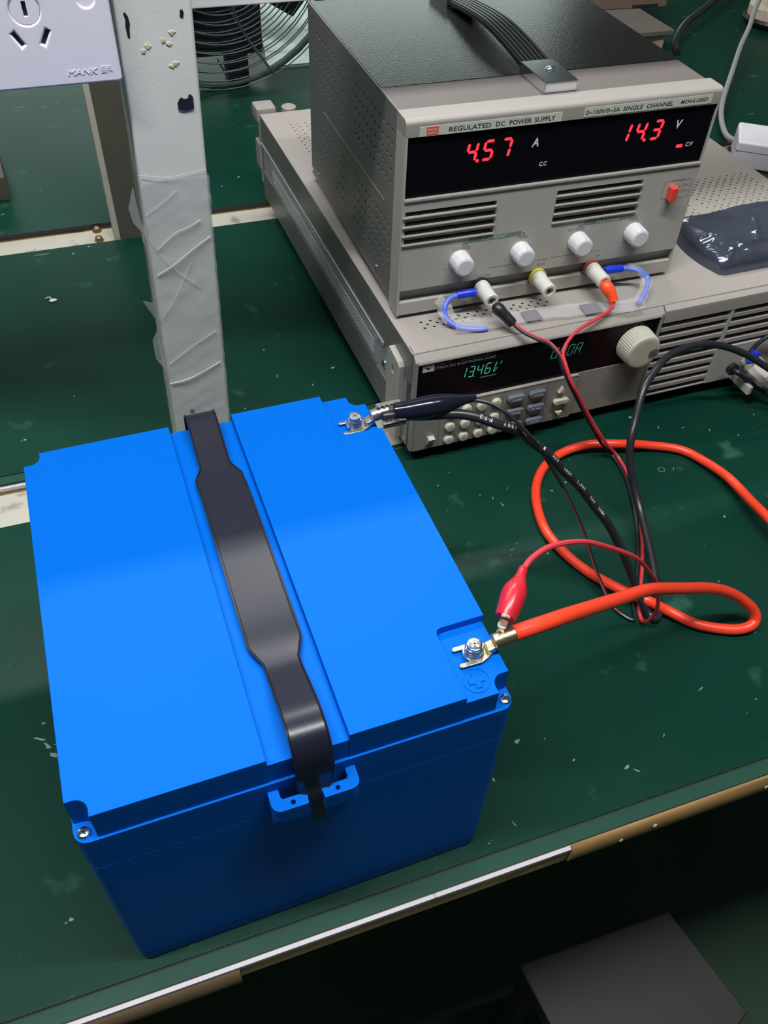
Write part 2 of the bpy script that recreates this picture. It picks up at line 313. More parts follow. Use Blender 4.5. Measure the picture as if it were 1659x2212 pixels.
# crumpled clear tape shell around the lower post
def tape_shell():
    bm = bmesh.new(); zs = [6 + i * 2.0 for i in range(117)]; nper = 64; rings = []
    per = []
    hx, hy = 19.0, 18.8
    for k in range(nper):
        f = k / nper * 4; side = int(f); u = f - side
        p = [(-hx + 2 * hx * u, -hy), (hx, -hy + 2 * hy * u), (hx - 2 * hx * u, hy), (-hx, hy - 2 * hy * u)][side]; per.append(p)
    for z in zs:
        ring = []
        for (x, y) in per:
            corner = max(0.0, (abs(x) / hx + abs(y) / hy - 1.6) / .4)
            d = 0.35 + 0.5 * abs(noise.noise(Vector((x * .09, y * .09, z * .10)))) + 0.9 * max(0, noise.noise(Vector((x * .05 + 7, y * .05, (z - x * .55) * .11))))
            d += corner * (0.8 * max(0, noise.noise(Vector((x, y, z * .07)))) + .2)
            l = Vector((x, y, 0)).normalized(); ring.append(bm.verts.new((44.2 + lean(z) + x + l.x * d, 356.8 + y + l.y * d, z)))
        rings.append(ring)
    for A, B in zip(rings, rings[1:]):
        for k in range(nper): bm.faces.new((A[k], A[(k + 1) % nper], B[(k + 1) % nper], B[k]))
    bmesh.ops.recalc_face_normals(bm, faces=bm.faces); return bm
b = MB(); b._merge(tape_shell()); b.build('tape_wrap', 'tape', P1, 60, 'crumpled clear tape wound around the lower post')
def yf(x, y=337.4): return y
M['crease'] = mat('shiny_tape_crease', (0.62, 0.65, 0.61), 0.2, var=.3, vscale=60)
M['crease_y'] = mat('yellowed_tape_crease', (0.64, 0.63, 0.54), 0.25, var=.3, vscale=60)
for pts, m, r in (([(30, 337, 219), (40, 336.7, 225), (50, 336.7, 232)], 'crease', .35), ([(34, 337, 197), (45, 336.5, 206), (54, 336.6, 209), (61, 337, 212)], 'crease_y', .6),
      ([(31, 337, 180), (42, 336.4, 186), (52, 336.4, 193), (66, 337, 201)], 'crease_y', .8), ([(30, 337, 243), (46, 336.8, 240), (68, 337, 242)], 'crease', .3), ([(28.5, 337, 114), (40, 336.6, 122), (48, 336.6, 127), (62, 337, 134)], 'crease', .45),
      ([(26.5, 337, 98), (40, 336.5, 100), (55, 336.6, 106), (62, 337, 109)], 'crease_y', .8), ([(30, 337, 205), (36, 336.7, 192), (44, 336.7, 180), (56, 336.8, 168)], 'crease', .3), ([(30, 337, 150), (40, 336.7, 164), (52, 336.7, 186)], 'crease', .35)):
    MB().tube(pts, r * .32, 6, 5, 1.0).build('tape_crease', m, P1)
for tri in ([(26, 338, 236), (21.5, 334, 226), (22.5, 334.5, 217), (27, 338, 208)], [(25.5, 338, 160), (19.5, 333, 166), (24.8, 338, 150)], [(24.5, 338, 140), (20.5, 334, 136), (20.5, 334, 122), (26, 338, 108)]):
    b = MB(); bm = bmesh.new(); vs = [bm.verts.new(p) for p in tri]; vs2 = [bm.verts.new((p[0] + .3, p[1] + .5, p[2] + .4)) for p in tri]; n = len(tri)
    bm.faces.new(vs); bm.faces.new(vs2[::-1])
    for k in range(n): bm.faces.new((vs[k], vs2[k], vs2[(k + 1) % n], vs[(k + 1) % n]))
    bmesh.ops.recalc_face_normals(bm, faces=bm.faces); b._merge(bm); b.build('tape_flap', 'tape', P1, 0)
# old glue and a torn bit of black tape on the post
def blob(cx, cz, pts, m, name, th=.5, label=None):
    b = MB(); b.plate([(cx + x, cz + z) for x, z in pts], (), 337.9 - th, 338.02, 'xz', .12); b.build(name, m, P1, 40, label)
blob(61.3, 278, [(-4.2, -2.6), (-1, -3.4), (2, -3.1), (4.1, -2.6), (4.3, 3.0), (3.4, 4.4), (2.2, 4.6), (1.6, 2.8), (-.6, 2.4), (-1.8, 3.6), (-3.0, 2.6), (-4.2, .8)], 'black', 'tape_scrap', .6, 'torn scrap of black tape')
blob(38, 318, [(-.8, -6), (.3, -6.2), (.7, -2), (1.3, 0), (.9, 3.5), (-.3, 5.5), (-1.2, 5), (-.6, 2), (-1.1, -1)], 'black', 'paint_chip', .15)
blob(65, 321.5, [(-1, -2), (.6, -2.4), (1.2, 0), (.5, 1.6), (-.7, 1.2)], 'black', 'paint_chip', .15)
for (gx, gz) in ((43.5, 305), (46, 307.5), (54, 309.5), (57, 308), (59, 313), (57, 297.5), (59, 298.5)):
    b = MB(); rr = random.Random(int(gx * 7)); b.plate([(gx + rr.uniform(.7, 2.2) * math.cos(a), gz + rr.uniform(.5, 1.8) * math.sin(a)) for a in [2 * PI * k / 9 for k in range(9)]], (), 337.65, 338.02, 'xz', .15); b.build('glue_spot', 'glue', P1)

P2 = thing('upright_post', 'square steel post with its shaded front painted dark brown-grey, standing on the second rail beside the bolts', 'post', (0, 0, 0))
MB().box(25, 68, 719, 752, -5, 900, 1.5).build('square_tube', 'post_shaded', P2)
MB().box(19.5, 25.5, 719, 752, -5, 900, 1.0).build('lit_side', 'steel_paint', P2, label='chipped cream strip painting its lit left side')  # cream colour paints the lit left face of the same post

W1 = MB().box(-700, 1500, 376.2, 384, 311, 495, 1.0).build('mounting_board', 'panel_white')
tag(W1, 'long white board fixed behind the taped post, top of the photo', 'board')

# wall socket on the board
SK = thing('power_socket', 'white wall socket plate with angled slots beside the post', 'socket', (0, 0, 0))
holes = [circ(-7.7, 329.4, 6.6, 40), circ(20.2, 332.5, 3.9, 32)]
def slotpoly(x0, z0, x1, z1, w):
    d = Vector((x1 - x0, z1 - z0)).normalized(); nrm = Vector((-d.y, d.x)) * w / 2
    return [(x0 + nrm.x, z0 + nrm.y), (x0 - nrm.x, z0 - nrm.y), (x1 - nrm.x, z1 - nrm.y), (x1 + nrm.x, z1 + nrm.y)]
h2 = [slotpoly(-15.6, 320, -12.0, 314, 2.1), slotpoly(.5, 320.3, -3.2, 314, 2.1)]
plt = MB(); pts = rrect(-55.5, 30.8, 294.6, 381, 2.0)
plt.plate(pts, holes + h2, 331, 339.5, 'xz', 1.2, 4); plt.build('face_plate', 'socket', SK)
MB().box(-50, 26, 339, 376, 300, 376, 2).build('back_box', 'socket', SK)
b = MB(); b.plate(circ(-7.7, 329.4, 6.55, 40), [slotpoly(-7.7, 332.9, -7.7, 326.3, 1.9)], 331.5, 334.5, 'xz', .1); b.build('earth_boss', 'socket', SK)
MB().lathe([(0, 3.85), (1.0, 3.85)], (20.2, 332.9, 332.5), (0, -1, 0), 32).build('blank_cap', 'socket', SK)
for hp in h2 + [slotpoly(-7.7, 333.2, -7.7, 326.0, 2.4)]:
    c = Vector((sum(p[0] for p in hp) / 4, sum(p[1] for p in hp) / 4)); b = MB(); b.plate([(c.x + (p[0] - c.x) * 1.02, c.y + (p[1] - c.y) * 1.02) for p in hp], (), 333.6, 336, 'xz'); b.build('pin_slot', 'slot', SK, label='dark slot')
MB().text('MANK', 5.0, 299.3, 2.8, 14.5, .25, .25, 331.0).build('lettering', 'socket', SK)
MB().text('曼科', 21.0, 299.6, 2.6, 5.8, .22, 0, 331.0).build('lettering', 'socket', SK)

# ================================================================ BATTERY
BT = thing('battery', 'large bright blue plastic battery case with black carry strap on the near bench', 'battery', (-55.56, 15.23, 0), 0.01571)
def notched(x0, x1, y0, y1, n=8.0, r=5.0, q=None):
    """rectangle with rounded square notches in its four corners"""
    def arc(cx, cy, a0, a1, k=5): return [(cx + r * math.cos(math.radians(a0 + (a1 - a0) * i / k)), cy + r * math.sin(math.radians(a0 + (a1 - a0) * i / k))) for i in range(k + 1)]
    o = []
    o += [(x0, y0 + n)] + [(x0 + n - r, y0 + n)] + arc(x0 + n - r, y0 + n - r, 90, 0) + [(x0 + n, y0)]
    o += [(x1 - n, y0)] + arc(x1 - n + r, y0 + n - r, 180, 90) + [(x1, y0 + n)]
    o += [(x1, y1 - n)] + arc(x1 - n + r, y1 - n + r, 270, 180) + [(x1 - n, y1)]
    o += [(x0 + n, y1)] + arc(x0 + n - r, y1 - n + r, 0, -90) + [(x0, y1 - n)]
    return o
b = MB()
bm = bmesh.new(); loops = []
for (z, e) in ((0, -.4), (1.5, .3), (11.5, .5), (12.5, .75), (13.5, .75), (66, .75), (119.9, .75), (120.6, .75), (121.1, .5)):
    loops.append([bm.verts.new((x, y, z)) for (x, y) in rrect(-e + .4, 180.7 + e - .4, -e - .2, 201 + e, 4.5, 5)])
for A, Bq in zip(loops, loops[1:]):
    for k in range(len(A)): bm.faces.new((A[k], A[(k + 1) % len(A)], Bq[(k + 1) % len(A)], Bq[k]))
bm.faces.new(loops[0][::-1]); bm.faces.new(loops[-1]); bmesh.ops.recalc_face_normals(bm, faces=bm.faces); b._merge(bm)
b.build('case', 'blue', BT)
b = MB()
b.plate(rrect(-.9, 181.6, -.95, 202.0, 5.5, 6), (), 121.4, 145, 'xy', .25)
b.plate(notched(0.3, 180.7, 0.25, 200.7, 8.4, 5), (), 144, 158.6, 'xy', .3)
N = notched(0, 181, 0, 201, 8, 5)
left = [p for p in N if p[0] < 60 and p[1] < 60] + [(73.6, 0), (73.6, 201)] + [p for p in N if p[0] < 60 and p[1] > 60]
b.plate(left, (), 144.2, 162.95, 'xy', .35)
right = [(107, 0), (157.2, 0), (157.6, 33), (158.6, 35), (160.5, 35.6), (181, 35.8), (181, 166), (158.8, 166.8), (157, 168.5), (157, 201), (107, 201)]
b.plate(right, (), 144.2, 162.95, 'xy', .35)
b.build('lid', 'blue', BT)
b = MB(); b.plate(circ(165.8, 8.6, 5.9, 48), [circ(165.8, 8.6, 5.5, 48)], 158.4, 158.95)
w = 1.25; L = 3.6; cx, cy = 165.8, 8.6
b.plate([(cx - w, cy - L), (cx + w, cy - L), (cx + w, cy - w), (cx + L, cy - w), (cx + L, cy + w), (cx + w, cy + w), (cx + w, cy + L), (cx - w, cy + L), (cx - w, cy + w), (cx - L, cy + w), (cx - L, cy - w), (cx - w, cy - w)], (), 158.4, 159.2)
b.build('plus_emblem', 'blue', BT)
def lid_screw(x, y):
    b = MB(); b.lathe([(0, 2.4), (1.2, 2.5), (1.9, 2.1), (2.2, 1.2), (2.25, .9)], (x, y, 145), (0, 0, 1), 24); o = b.build('lid_screw', 'chrome', BT)
    b = MB()
    for a in (.4, .4 + PI / 2): b.box(-1.5, 1.5, -.28, .28, 0, .25, 0, 1, Matrix.Translation((x, y, 147.12)) @ Matrix.Rotation(a, 4, 'Z'))
    b.build('cross_recess', 'slot', o, 0)
for p in ((3.2, 3.0), (178.0, 3.0), (3.2, 198), (178.0, 198)): lid_screw(*p)
# bracket
b = MB()
outer = [(72.2, -.5)] + [(76.2 - 4 * math.cos(t), -6.4 - 4 * math.sin(t)) for t in [k * PI / 14 for k in range(8)]] + [ (86.8, -10.4), (87.4, -5.4), (77.5, -5.4), (76.7, -4.6), (76.7, -1.0)]
outer2 = [(109.0, -.5)] + [(105.0 + 4 * math.cos(t), -6.4 - 4 * math.sin(t)) for t in [k * PI / 14 for k in range(8)]] + [ (93.6, -10.4), (93.0, -5.4), (103.9, -5.4), (104.7, -4.6), (104.7, -1.0)]
b.plate(outer, [circ(81, -7.9, 1.0, 14)], 128.5, 138.8, 'xy', .25); b.plate(outer2, [circ(99.6, -7.9, 1.0, 14)], 128.5, 138.8, 'xy', .25)
b.box(72.4, 77, -6, -.5, 116, 129, 1.2); b.box(104.2, 108.8, -6, -.5, 116, 129, 1.2)
b.build('strap_bracket', 'blue', BT)
# strap
prof = [(-8.6, 114.6, 5), (-8.8, 124, 5), (-8.7, 134, 5.2), (-7.2, 138.5, 8.5), (-6.0, 142, 15.6), (-5.6, 150, 16), (-4.2, 159, 16), (-.5, 166, 16), (5.5, 169.4, 16), (14, 169.6, 16), (25, 166.6, 16), (36, 163.6, 15.6), (43, 162.4, 16), (53, 162, 24), (70, 162.8, 24), (105, 163.6, 24), (140, 163.0, 24), (157, 162.6, 24), (165, 163, 16), (176, 164.8, 16), (188, 168, 16), (196, 169.6, 16), (202, 168.2, 16), (206.5, 162, 16), (208, 152, 16), (208, 136, 16)]
def strapmesh():
    P = catmull([(p[0], p[1], 0) for p in prof], 5); Wd = []
    for i in range(len(P)):
        f = i / 5; k = min(int(f), len(prof) - 2); u = f - k; Wd.append(prof[k][2] * (1 - u) + prof[k + 1][2] * u)
    bm = bmesh.new(); rows = []; cols = [(-1, .0), (-1, 1.0), (-.93, 1.15), (-.88, .75), (.88, .75), (.93, 1.15), (1, 1.0), (1, 0)]
    for i, p in enumerate(P):
        t = (P[min(i + 1, len(P) - 1)] - P[max(i - 1, 0)]).normalized(); n = Vector((-t.y, t.x, 0)); cx = 91.0 + (-.3 if p.x > 150 else .3 * (1 - p.x / 150))
        r = []
        for (u, h) in cols:
            q = p + n * (h * 1.3 - 1.6); r.append(bm.verts.new((cx + u * Wd[i] / 2, q.x, q.y)))
        rows.append(r)
    for A, Bq in zip(rows, rows[1:]):
        for k in range(len(cols)): bm.faces.new((A[k], A[(k + 1) % len(cols)], Bq[(k + 1) % len(cols)], Bq[k]))
    bm.faces.new(rows[0]); bm.faces.new(rows[-1][::-1]); bmesh.ops.recalc_face_normals(bm, faces=bm.faces); return bm
b = MB(); b._merge(strapmesh()); b.build('carry_strap', 'rubber', BT, 45, 'black rubber strap, wider in the middle')
def terminal(x, y):
    b = MB(); b.lathe([(0, 4.6), (1.0, 4.6), (1.05, 4.2), (1.3, 4.2)], (x, y, 160.5), (0, 0, 1), 32)
    for k in range(3): b.lathe([(0, 3.7), (.35, 4.05), (.85, 4.05), (1.2, 3.7)], (x, y, 161.7 + k * 1.15), (0, 0, 1), 32)
    b.lathe([(0, 3.3), (1.6, 3.5), (2.2, 3.2), (2.5, 2.4)], (x, y, 165.0), (0, 0, 1), 32)
    o = b.build('terminal_bolt', 'chrome', BT)
    b = MB()
    for a in (.5, .5 + PI / 2): b.box(-2.2, 2.2, -.4, .4, 0, .3, 0, 1, Matrix.Translation((x, y, 167.35)) @ Matrix.Rotation(a, 4, 'Z'))
    b.build('cross_recess', 'tin', o, 0)
    MB().lathe([(0, 4.3), (1.2, 4.3)], (x, y, 158.4), (0, 0, 1), 24).build('terminal_pad', 'tin', BT)
terminal(169.3, 20.6); terminal(168.6, 174.6)
def bl(x, y, z):     # battery-local to world, mm
    c, s_ = math.cos(.01571), math.sin(.01571); return (-55.56 + c * x - s_ * y, 15.23 + s_ * x + c * y, z)

# ================================================================ THICK CABLES
RED = [(131.6, 39.0, 166.2), (147.3, 40.8, 164.5), (166.5, 47.3, 155.0), (209.6, 66.2, 125.0), (244.6, 81.7, 100.0), (279.8, 91.9, 75.0), (316.5, 100.7, 50.0), (340.2, 101.9, 33.0), (356.8, 97.8, 18.0), (360.5, 93.3, 10.0), (355.5, 90.7, 6.0), (343.2, 93.4, 4.0), (323.6, 104.4, 4.0), (309.0, 120.0, 6.0), (297.7, 127.8, 11.0), (285.6, 144.1, 9.0), (275.2, 167.5, 4.0), (266.9, 191.6, 3.7), (265.1, 215.6, 3.7), (274.0, 246.7, 3.7), (290.8, 269.5, 3.7), (313.2, 281.4, 4.5), (336.7, 281.7, 7.5), (360.0, 273.4, 9.6), (387.0, 268.5, 5.0), (409.6, 257.0, 4.0), (419.1, 239.3, 5.0), (424.0, 215.4, 8.0), (422.2, 185.3, 12.0), (421.0, 164.5, 15.0), (422.4, 128.6, 15.0), (430, 60, 8), (450, 20, 4)]
BLK = [(124.5, 188.2, 166.6), (132, 187.6, 166.4), (146.0, 186.4, 163.5), (164.7, 182.8, 163.0), (176.1, 178.2, 161.5), (186.3, 173.5, 158.0), (200.2, 173.1, 150.0), (210.1, 171.5, 140.0), (220.8, 168.9, 130.0), (232.9, 166.4, 115.0), (245.7, 164.2, 100.0), (257.9, 159.8, 83.0), (270.0, 155.3, 66.0), (278.5, 149.1, 50.0), (285.3, 143.6, 35.0), (290.5, 137.7, 22.0), (296.5, 124.5, 6.0), (299.6, 117.5, 3.2), (306.0, 121.8, 3.2), (312.5, 138.0, 6.0), (318.8, 154.6, 10.0), (325.6, 176.9, 15.0), (330.6, 196.1, 20.0), (331.2, 210.3, 30.0), (329.4, 220.4, 45.0), (331.0, 229.1, 60.0), (337.2, 237.8, 70.0), (347.1, 250.9, 85.0), (360.7, 261.3, 90.0), (377.3, 271.9, 92.0), (399.5, 280.1, 90.0), (426.8, 289.0, 82.0), (453.8, 293.8, 70.0), (475.1, 290.2, 60.0), (492.4, 281.7, 50.0), (517.4, 268.9, 35.0), (565, 262, 12), (640, 262, 3.2)]
def lug(parent, bx, by, m):
    """fork lug lying under the bolt at battery-local (bx, by), barrel towards +x"""
    mt = Matrix.Translation(bl(bx, by, 0)) @ Matrix.Rotation(.01571, 4, 'Z')
    b = MB(); pts = [(-7.4, 3.3), (-6.8, 2.9)]
    out = [(-7.0, 5.3), (-8.0, 4.6), (-8.0, 3.9), (-7.2, 3.2), (-2, 3.2), (0, 2.6), (1.6, 0), (0, -2.6), (-2, -3.2), (-7.2, -3.2), (-8.0, -3.9), (-8.0, -4.6), (-7.0, -5.3), (2, -5.4), (5, -4.4), (7.6, -2.8), (8.4, -2.6), (8.4, 2.6), (7.6, 2.8), (5, 4.4), (2, 5.4)]
    b.plate(out, (), 159.5, 160.5, 'xy', .25, 2, mt)
    b.box(6.0, 10.5, -2.6, 2.6, 159.8, 163.2, .9, 2, mt @ Matrix.Translation((8, 0, 161)) @ Matrix.Rotation(-.35, 4, 'Y') @ Matrix.Translation((-8, 0, -161)))
    O = mt @ Vector((8.6, 0, 164.6)); X = (mt.to_3x3() @ Vector((1, .02, .12)))
    b.lathe([(0, 2.2), (.6, 3.3), (1.4, 3.5), (6.0, 3.5), (6.1, 3.7), (7.2, 3.7), (7.3, 3.5), (10.2, 3.6), (10.3, 3.0)], O, X, 28)
    b.build('fork_lug', m, parent)
RC = thing('power_cable', 'thick orange-red cable looping over the bench to the front plus terminal', 'cable')
MB().tube(RED, 3.6, 16, 8).build('wire', 'wire_red', RC)
lug(RC, 169.3, 20.6, 'brass_tin')
BC = thing('power_cable', 'thick black cable with white printing arching down from the rear terminal', 'cable')
MB().tube(BLK, 2.85, 14, 8).build('wire', 'wire_black', BC)
lug(BC, 168.6, 174.6, 'tin')
# printing along the black cable, on the side that faces up and to the front
def printing(txt, pts, r, size, parent, s0, up=Vector((0, -.62, .78)), flip=True, gap=1.0):
    P = catmull(pts, 8); L = [0.0]
    for a, b_ in zip(P, P[1:]): L.append(L[-1] + (b_ - a).length)
    def at(s):
        for i in range(len(L) - 1):
            if L[i + 1] >= s: u = (s - L[i]) / (L[i + 1] - L[i] + 1e-9); return P[i].lerp(P[i + 1], u), (P[i + 1] - P[i]).normalized()
        return P[-1], (P[-1] - P[-2]).normalized()
    b = MB(); s = s0
    for ch in txt[::-1] if flip else txt:
        if ch != ' ':
            p, t = at(s + size * .4); n = (up - t * up.dot(t)).normalized(); y = n.cross(t)
            if flip: t2, y2 = -t, -y
            else: t2, y2 = t, y
            o = p + n * (r + .02); mt = Matrix(((t2.x, y2.x, n.x, o.x), (t2.y, y2.y, n.y, o.y), (t2.z, y2.z, n.z, o.z), (0, 0, 0, 1)))
            b.text(ch, -size * .36, -size * .5, size, size * .72, .06, 0, 0, 'xy', mt)
        s += size * gap * 1.12
    b.build('lettering', 'white_ink', parent, 0)
printing('600V  FT2', BLK, 2.85, 2.3, BC, 54, gap=1.05)
printing('3135  AWG   200°C   600V   AWM   I  A  80°C', BLK, 2.85, 2.0, BC, 82, gap=1.02)

# ================================================================ THIN TEST LEADS
PB = [(271.7, 318.8, 110.5), (277.1, 311.7, 107.0), (285.4, 304.8, 104.0), (293.5, 299.8, 101.0), (298.1, 292.2, 96.0), (299.2, 287.5, 90.0), (303.1, 280.0, 80.0), (312.3, 278.3, 64.0), (325.3, 276.4, 42.0), (340.5, 271.9, 18.0), (352.5, 268.3, 4), (351.3, 244.8, 2.0), (341.9, 216.3, 2.0), (329.8, 190.5, 2.0), (316.1, 166.9, 2.0), (303.5, 148.0, 2.0), (292.5, 132.9, 2.0), (287.0, 121.5, 2.0), (281.1, 127.9, 2.0), (278.1, 139.0, 3.0), (273.9, 155.5, 16.0), (268.6, 169.2, 36.0), (260.5, 178.1, 57.0), (245.6, 180.7, 85.0), (227.4, 175.6, 115.0), (209.8, 166.1, 143.0), (200.5, 169.1, 155.0), (192.1, 174.9, 163.0), (184.5, 180.9, 167.0), (174.4, 186.3, 168.2)]
PR = [(357.7, 323.6, 110.5), (352.4, 318.8, 108.0), (338.9, 313.3, 106.0), (320.5, 307.0, 104.0), (308.1, 299.6, 101.0), (301.8, 293.0, 96.5), (300.8, 284.5, 92.0), (303.5, 277.3, 82.0), (312.7, 275.0, 67.0), (325.9, 273.0, 45.0), (342.5, 268.8, 20.0), (355.9, 265.6, 4), (354.2, 243.2, 2.0), (344.9, 214.7, 2.0), (332.8, 188.9, 2.0), (319.2, 165.2, 2.0), (306.5, 146.4, 2.0), (295.6, 131.1, 2.0), (291.0, 117.6, 3.0), (291.6, 111.8, 22.0), (284.2, 112.3, 50.0), (265.0, 106.7, 80.0), (238.6, 95.0, 115.0), (203.2, 83.1, 150.0), (184.2, 78.0, 165.0), (165.2, 72.8, 174.0), (152.4, 67.0, 177.0), (145.6, 62.2, 177.0)]
LB = thing('test_lead', 'thin black test lead from the minus terminal to the black crocodile clip', 'test lead')
MB().tube(PB, 1.15, 8, 6).build('wire', 'wire_black', LB)
MB().tube([(p[0] + .5, p[1] + .9, p[2] + 1.3) for p in PB[:10]], .95, 8, 6).build('second_strand', 'wire_pink', LB, label='thin red strand running with the black one')
MB().tube([(p[0] - .9, p[1] - .4, p[2] + .5) for p in PB[18:24]], .55, 8, 6).build('second_strand', 'dred', LB, label='thin dark red strand')
MB().tube([(261.3, 332.6, 120.3), (262.4, 330.0, 119.8)], 1.7, 10, 4).build('plug_pin', 'tin', LB)
MB().tube([(262.0, 331.5, 119.9), (263.4, 327.5, 118.6), (267.3, 323.5, 115.0), (271.7, 318.8, 110.5)], [3.2, 4.4, 4.6, 4.2, 3.9, 3.9, 3.7], 14, 6, 1.0).build('plug_boot', 'black', LB)
b = MB(); b.tube([(131.4, 188.9, 167.4), (139, 187.6, 167.9), (150, 186.8, 168.2), (163, 186.4, 168.6), (172, 186.5, 168.6), (177.6, 186.4, 168.4)], [5.2, 5.4, 5.6, 6.1, 6.4, 6.0, 4.8, 3.4, 2.6, 2.3, 2.2], 24, 8, .95)
b.build('clip_boot', 'hshrink', LB, 60, 'glossy black vinyl sleeve')
def jaw(x0, x1, yc, z0, up, tilt, nt=5):
    """toothed jaw plate along x; teeth face inwards"""
    pts = []; step = (x1 - x0) / nt
    for k in range(nt): pts += [(x0 + k * step, 0.0), (x0 + (k + .5) * step, -1.5)]
    pts += [(x1, 0.0), (x1, 2.2), (x0 + 1, 2.2), (x0, 1.2)]
    sg = 1 if up else -1; b = MB(); b.plate([(p[0], p[1] * sg) for p in pts], (), -.45, .45, 'xy')
    b.box(x0, x1, 1.6 * sg if up else 1.6 * sg - .6, 1.6 * sg + .6 if up else 1.6 * sg, -2.4, .4, .1)
    return b
b = jaw(-10.5, 3, 0, 0, True, 0); b.bm.transform(Matrix.Translation((133, 192.4, 170.5)) @ Matrix.Rotation(.0, 4, 'Z')); b.build('clip_jaw', 'tin', LB, 20)
b = jaw(-10.0, 3, 0, 0, False, 0); b.bm.transform(Matrix.Translation((133, 184.6, 165.5)) @ Matrix.Rotation(.0, 4, 'Z')); b.build('clip_jaw', 'tin', LB, 20)
LR = thing('test_lead', 'thin red test lead from the plus terminal to the red crocodile clip', 'test lead')
MB().tube(PR, 1.35, 8, 6).build('wire', 'wire_pink', LR)
MB().tube([(352.2, 337.5, 120.5), (352.9, 334.6, 120.0)], 1.7, 10, 4).build('plug_pin', 'tin', LR)
MB().tube([(352.7, 335.6, 120.1), (353.8, 331.6, 119.0), (356.2, 327.8, 115.2), (357.7, 323.6, 110.5)], [2.8, 4.6, 5.0, 4.9, 4.4, 3.8, 3.4], 14, 6, 1.0).build('plug_boot', 'orange', LR, 40, 'bright orange plug sleeve')
b = MB(); b.tube([(129.0, 43.6, 172.4), (132.6, 47.6, 174), (136.6, 52.2, 175), (140.4, 56.2, 176), (143.6, 60.0, 176.8), (146.0, 62.8, 177)], [4.7, 5.1, 5.4, 5.7, 5.8, 5.3, 4.2, 2.9, 2.3, 2.3, 2.0], 24, 8, .95)
b.build('clip_boot', 'clip_red', LR, 60, 'red vinyl sleeve')
mtj = Matrix.Translation((127.6, 42.1, 171.6)) @ Vector((-.66, -.72, -.05)).to_track_quat('X', 'Z').to_matrix().to_4x4()
b = MB(); b.box(-5, 2.6, -1.9, 1.9, -.2, .6, .2, 2, mtj); b.box(1.8, 2.8, -1.5, 1.5, -3.4, .4, .3, 2, mtj); b.build('clip_jaw', 'tin', LR)
b = MB(); b.box(-5, 1.4, -1.9, 1.9, -6.8, -6.2, .15, 2, mtj); b.build('clip_jaw', 'tin', LR)

# ================================================================ POWER SUPPLY (upper instrument)
PS = thing('power_supply', 'upper beige bench power supply with red digits and black top', 'power supply', (196.65, 358.67, 105.02), -0.0087)
holes = []
for (b0, z0) in ((25.5, 90.6), (25.5, 24.4), (129, 90.6), (129, 24.4)):
    for i in range(10):
        for j in range(5): holes.append(circ(b0 + i * 8.75, z0 + j * 8.7, 1.55, 8, PI / 8))
def side(x0, x1): return MB().plate([(17, 4), (210, 4), (232, 9), (232.7, 140.6), (17, 140.6)], holes, x0, x1, 'yz')
side(0.3, 1.3).build('side_panel', 'side_grey', PS, 0, 'perforated grey side panel')
side(226.3, 227.3).build('side_panel', 'side_grey', PS, 0)
MB().box(4, 223, 20, 228, 7, 137).build('inner_chassis', 'inside', PS, 0)
MB().box(.4, 227.2, 17, 232, 3, 5).build('bottom_panel', 'side_grey', PS, 0)
MB().box(1.4, 226.2, 229, 232, 9, 139).build('back_panel', 'side_grey', PS, 0)
MB().box(.4, 227.2, 16.5, 232.5, 139.4, 140.9, .3).build('top_panel', 'beige_top', PS)
MB().box(1.6, 227.0, 54.5, 231.8, 140.9, 141.3, .15).build('top_cover', 'blk_enamel', PS, label='black crackle top cover')
MB().tube([(0.9, 17, 141.0), (0.9, 232, 141.0)], .35, 6, 1, spline=False).build('edge_bead', 'beige_light', PS)
for bb, zz in ((211, 10.5), (49.5, 12.3)):
    MB().lathe([(0, 2.2), (.6, 2.2), (1.2, 1.2)], (.3, bb, zz), (-1, 0, 0), 14).build('side_screw', 'chrome', PS)
MB().box(.05, .32, 36, 190, 72.2, 72.7).build('panel_crease', 'beige_light', PS)
# bezel
prof = [(17, 141.6), (3.5, 141.6), (1.6, 141.0), (.5, 139.8), (0, 138.4), (0, 130.9), (17, 130.9)]
MB().plate(prof, (), -.2, 230.2, 'yz', .25).build('bezel_top', 'beige_light', PS)
b = MB(); b.plate([(0, 0), (17, 0), (17, 131.5), (0, 131.5)], (), -.2, 1.6, 'yz', .15); b.build('bezel_side', 'beige_face', PS)
b = MB(); b.plate([(0, 0), (17, 0), (17, 131.5), (0, 131.5)], (), 229.0, 230.2, 'yz', .15); b.build('bezel_side', 'beige_face', PS)
MB().box(1.6, 229, 1.6, 4, 88, 131).build('display_window', 'window', PS, 0, 'glossy black display window')
slots = []
for zc in (79.3, 72.4, 65.8, 59.1): slots.append([(2.6, zc - 1.8), (69.4, zc - 1.8), (69.4, zc + 1.8), (2.6, zc + 1.8)])
for zc in (80.3, 73.6, 66.8, 60.0): slots.append([(115.6, zc - 1.8), (184.4, zc - 1.8), (184.4, zc + 1.8), (115.6, zc + 1.8)])
MB().plate(rect(1.6, 229, 20.8, 88.6), slots, -.1, 4.2, 'xz', .15).build('front_panel', 'beige_face', PS, 30)
MB().box(1.2, 229.6, -1.1, 3, 88.2, 90.0, .35).build('window_sill', 'beige_light', PS)
for s_ in slots:
    x0, x1 = s_[0][0], s_[1][0]; zc = s_[0][1]
    MB().box(x0 - (1.8 if x0 < 50 else .3), x1 + .3, -1.3, .5, zc - .9, zc + .1, .2).build('vent_slat', 'beige_light', PS)
MB().box(1.6, 229, 4.2, 6, 50, 88).build('vent_backing', 'inside', PS, 0)
MB().box(1.6, 229, 7.5, 9, 10.5, 21.5).build('recess_strip', 'beige_face', PS, 0)
MB().box(1.2, 229.4, 0.2, 17, 0.2, 10.8, .5).build('base_strip', 'beige_face', PS)
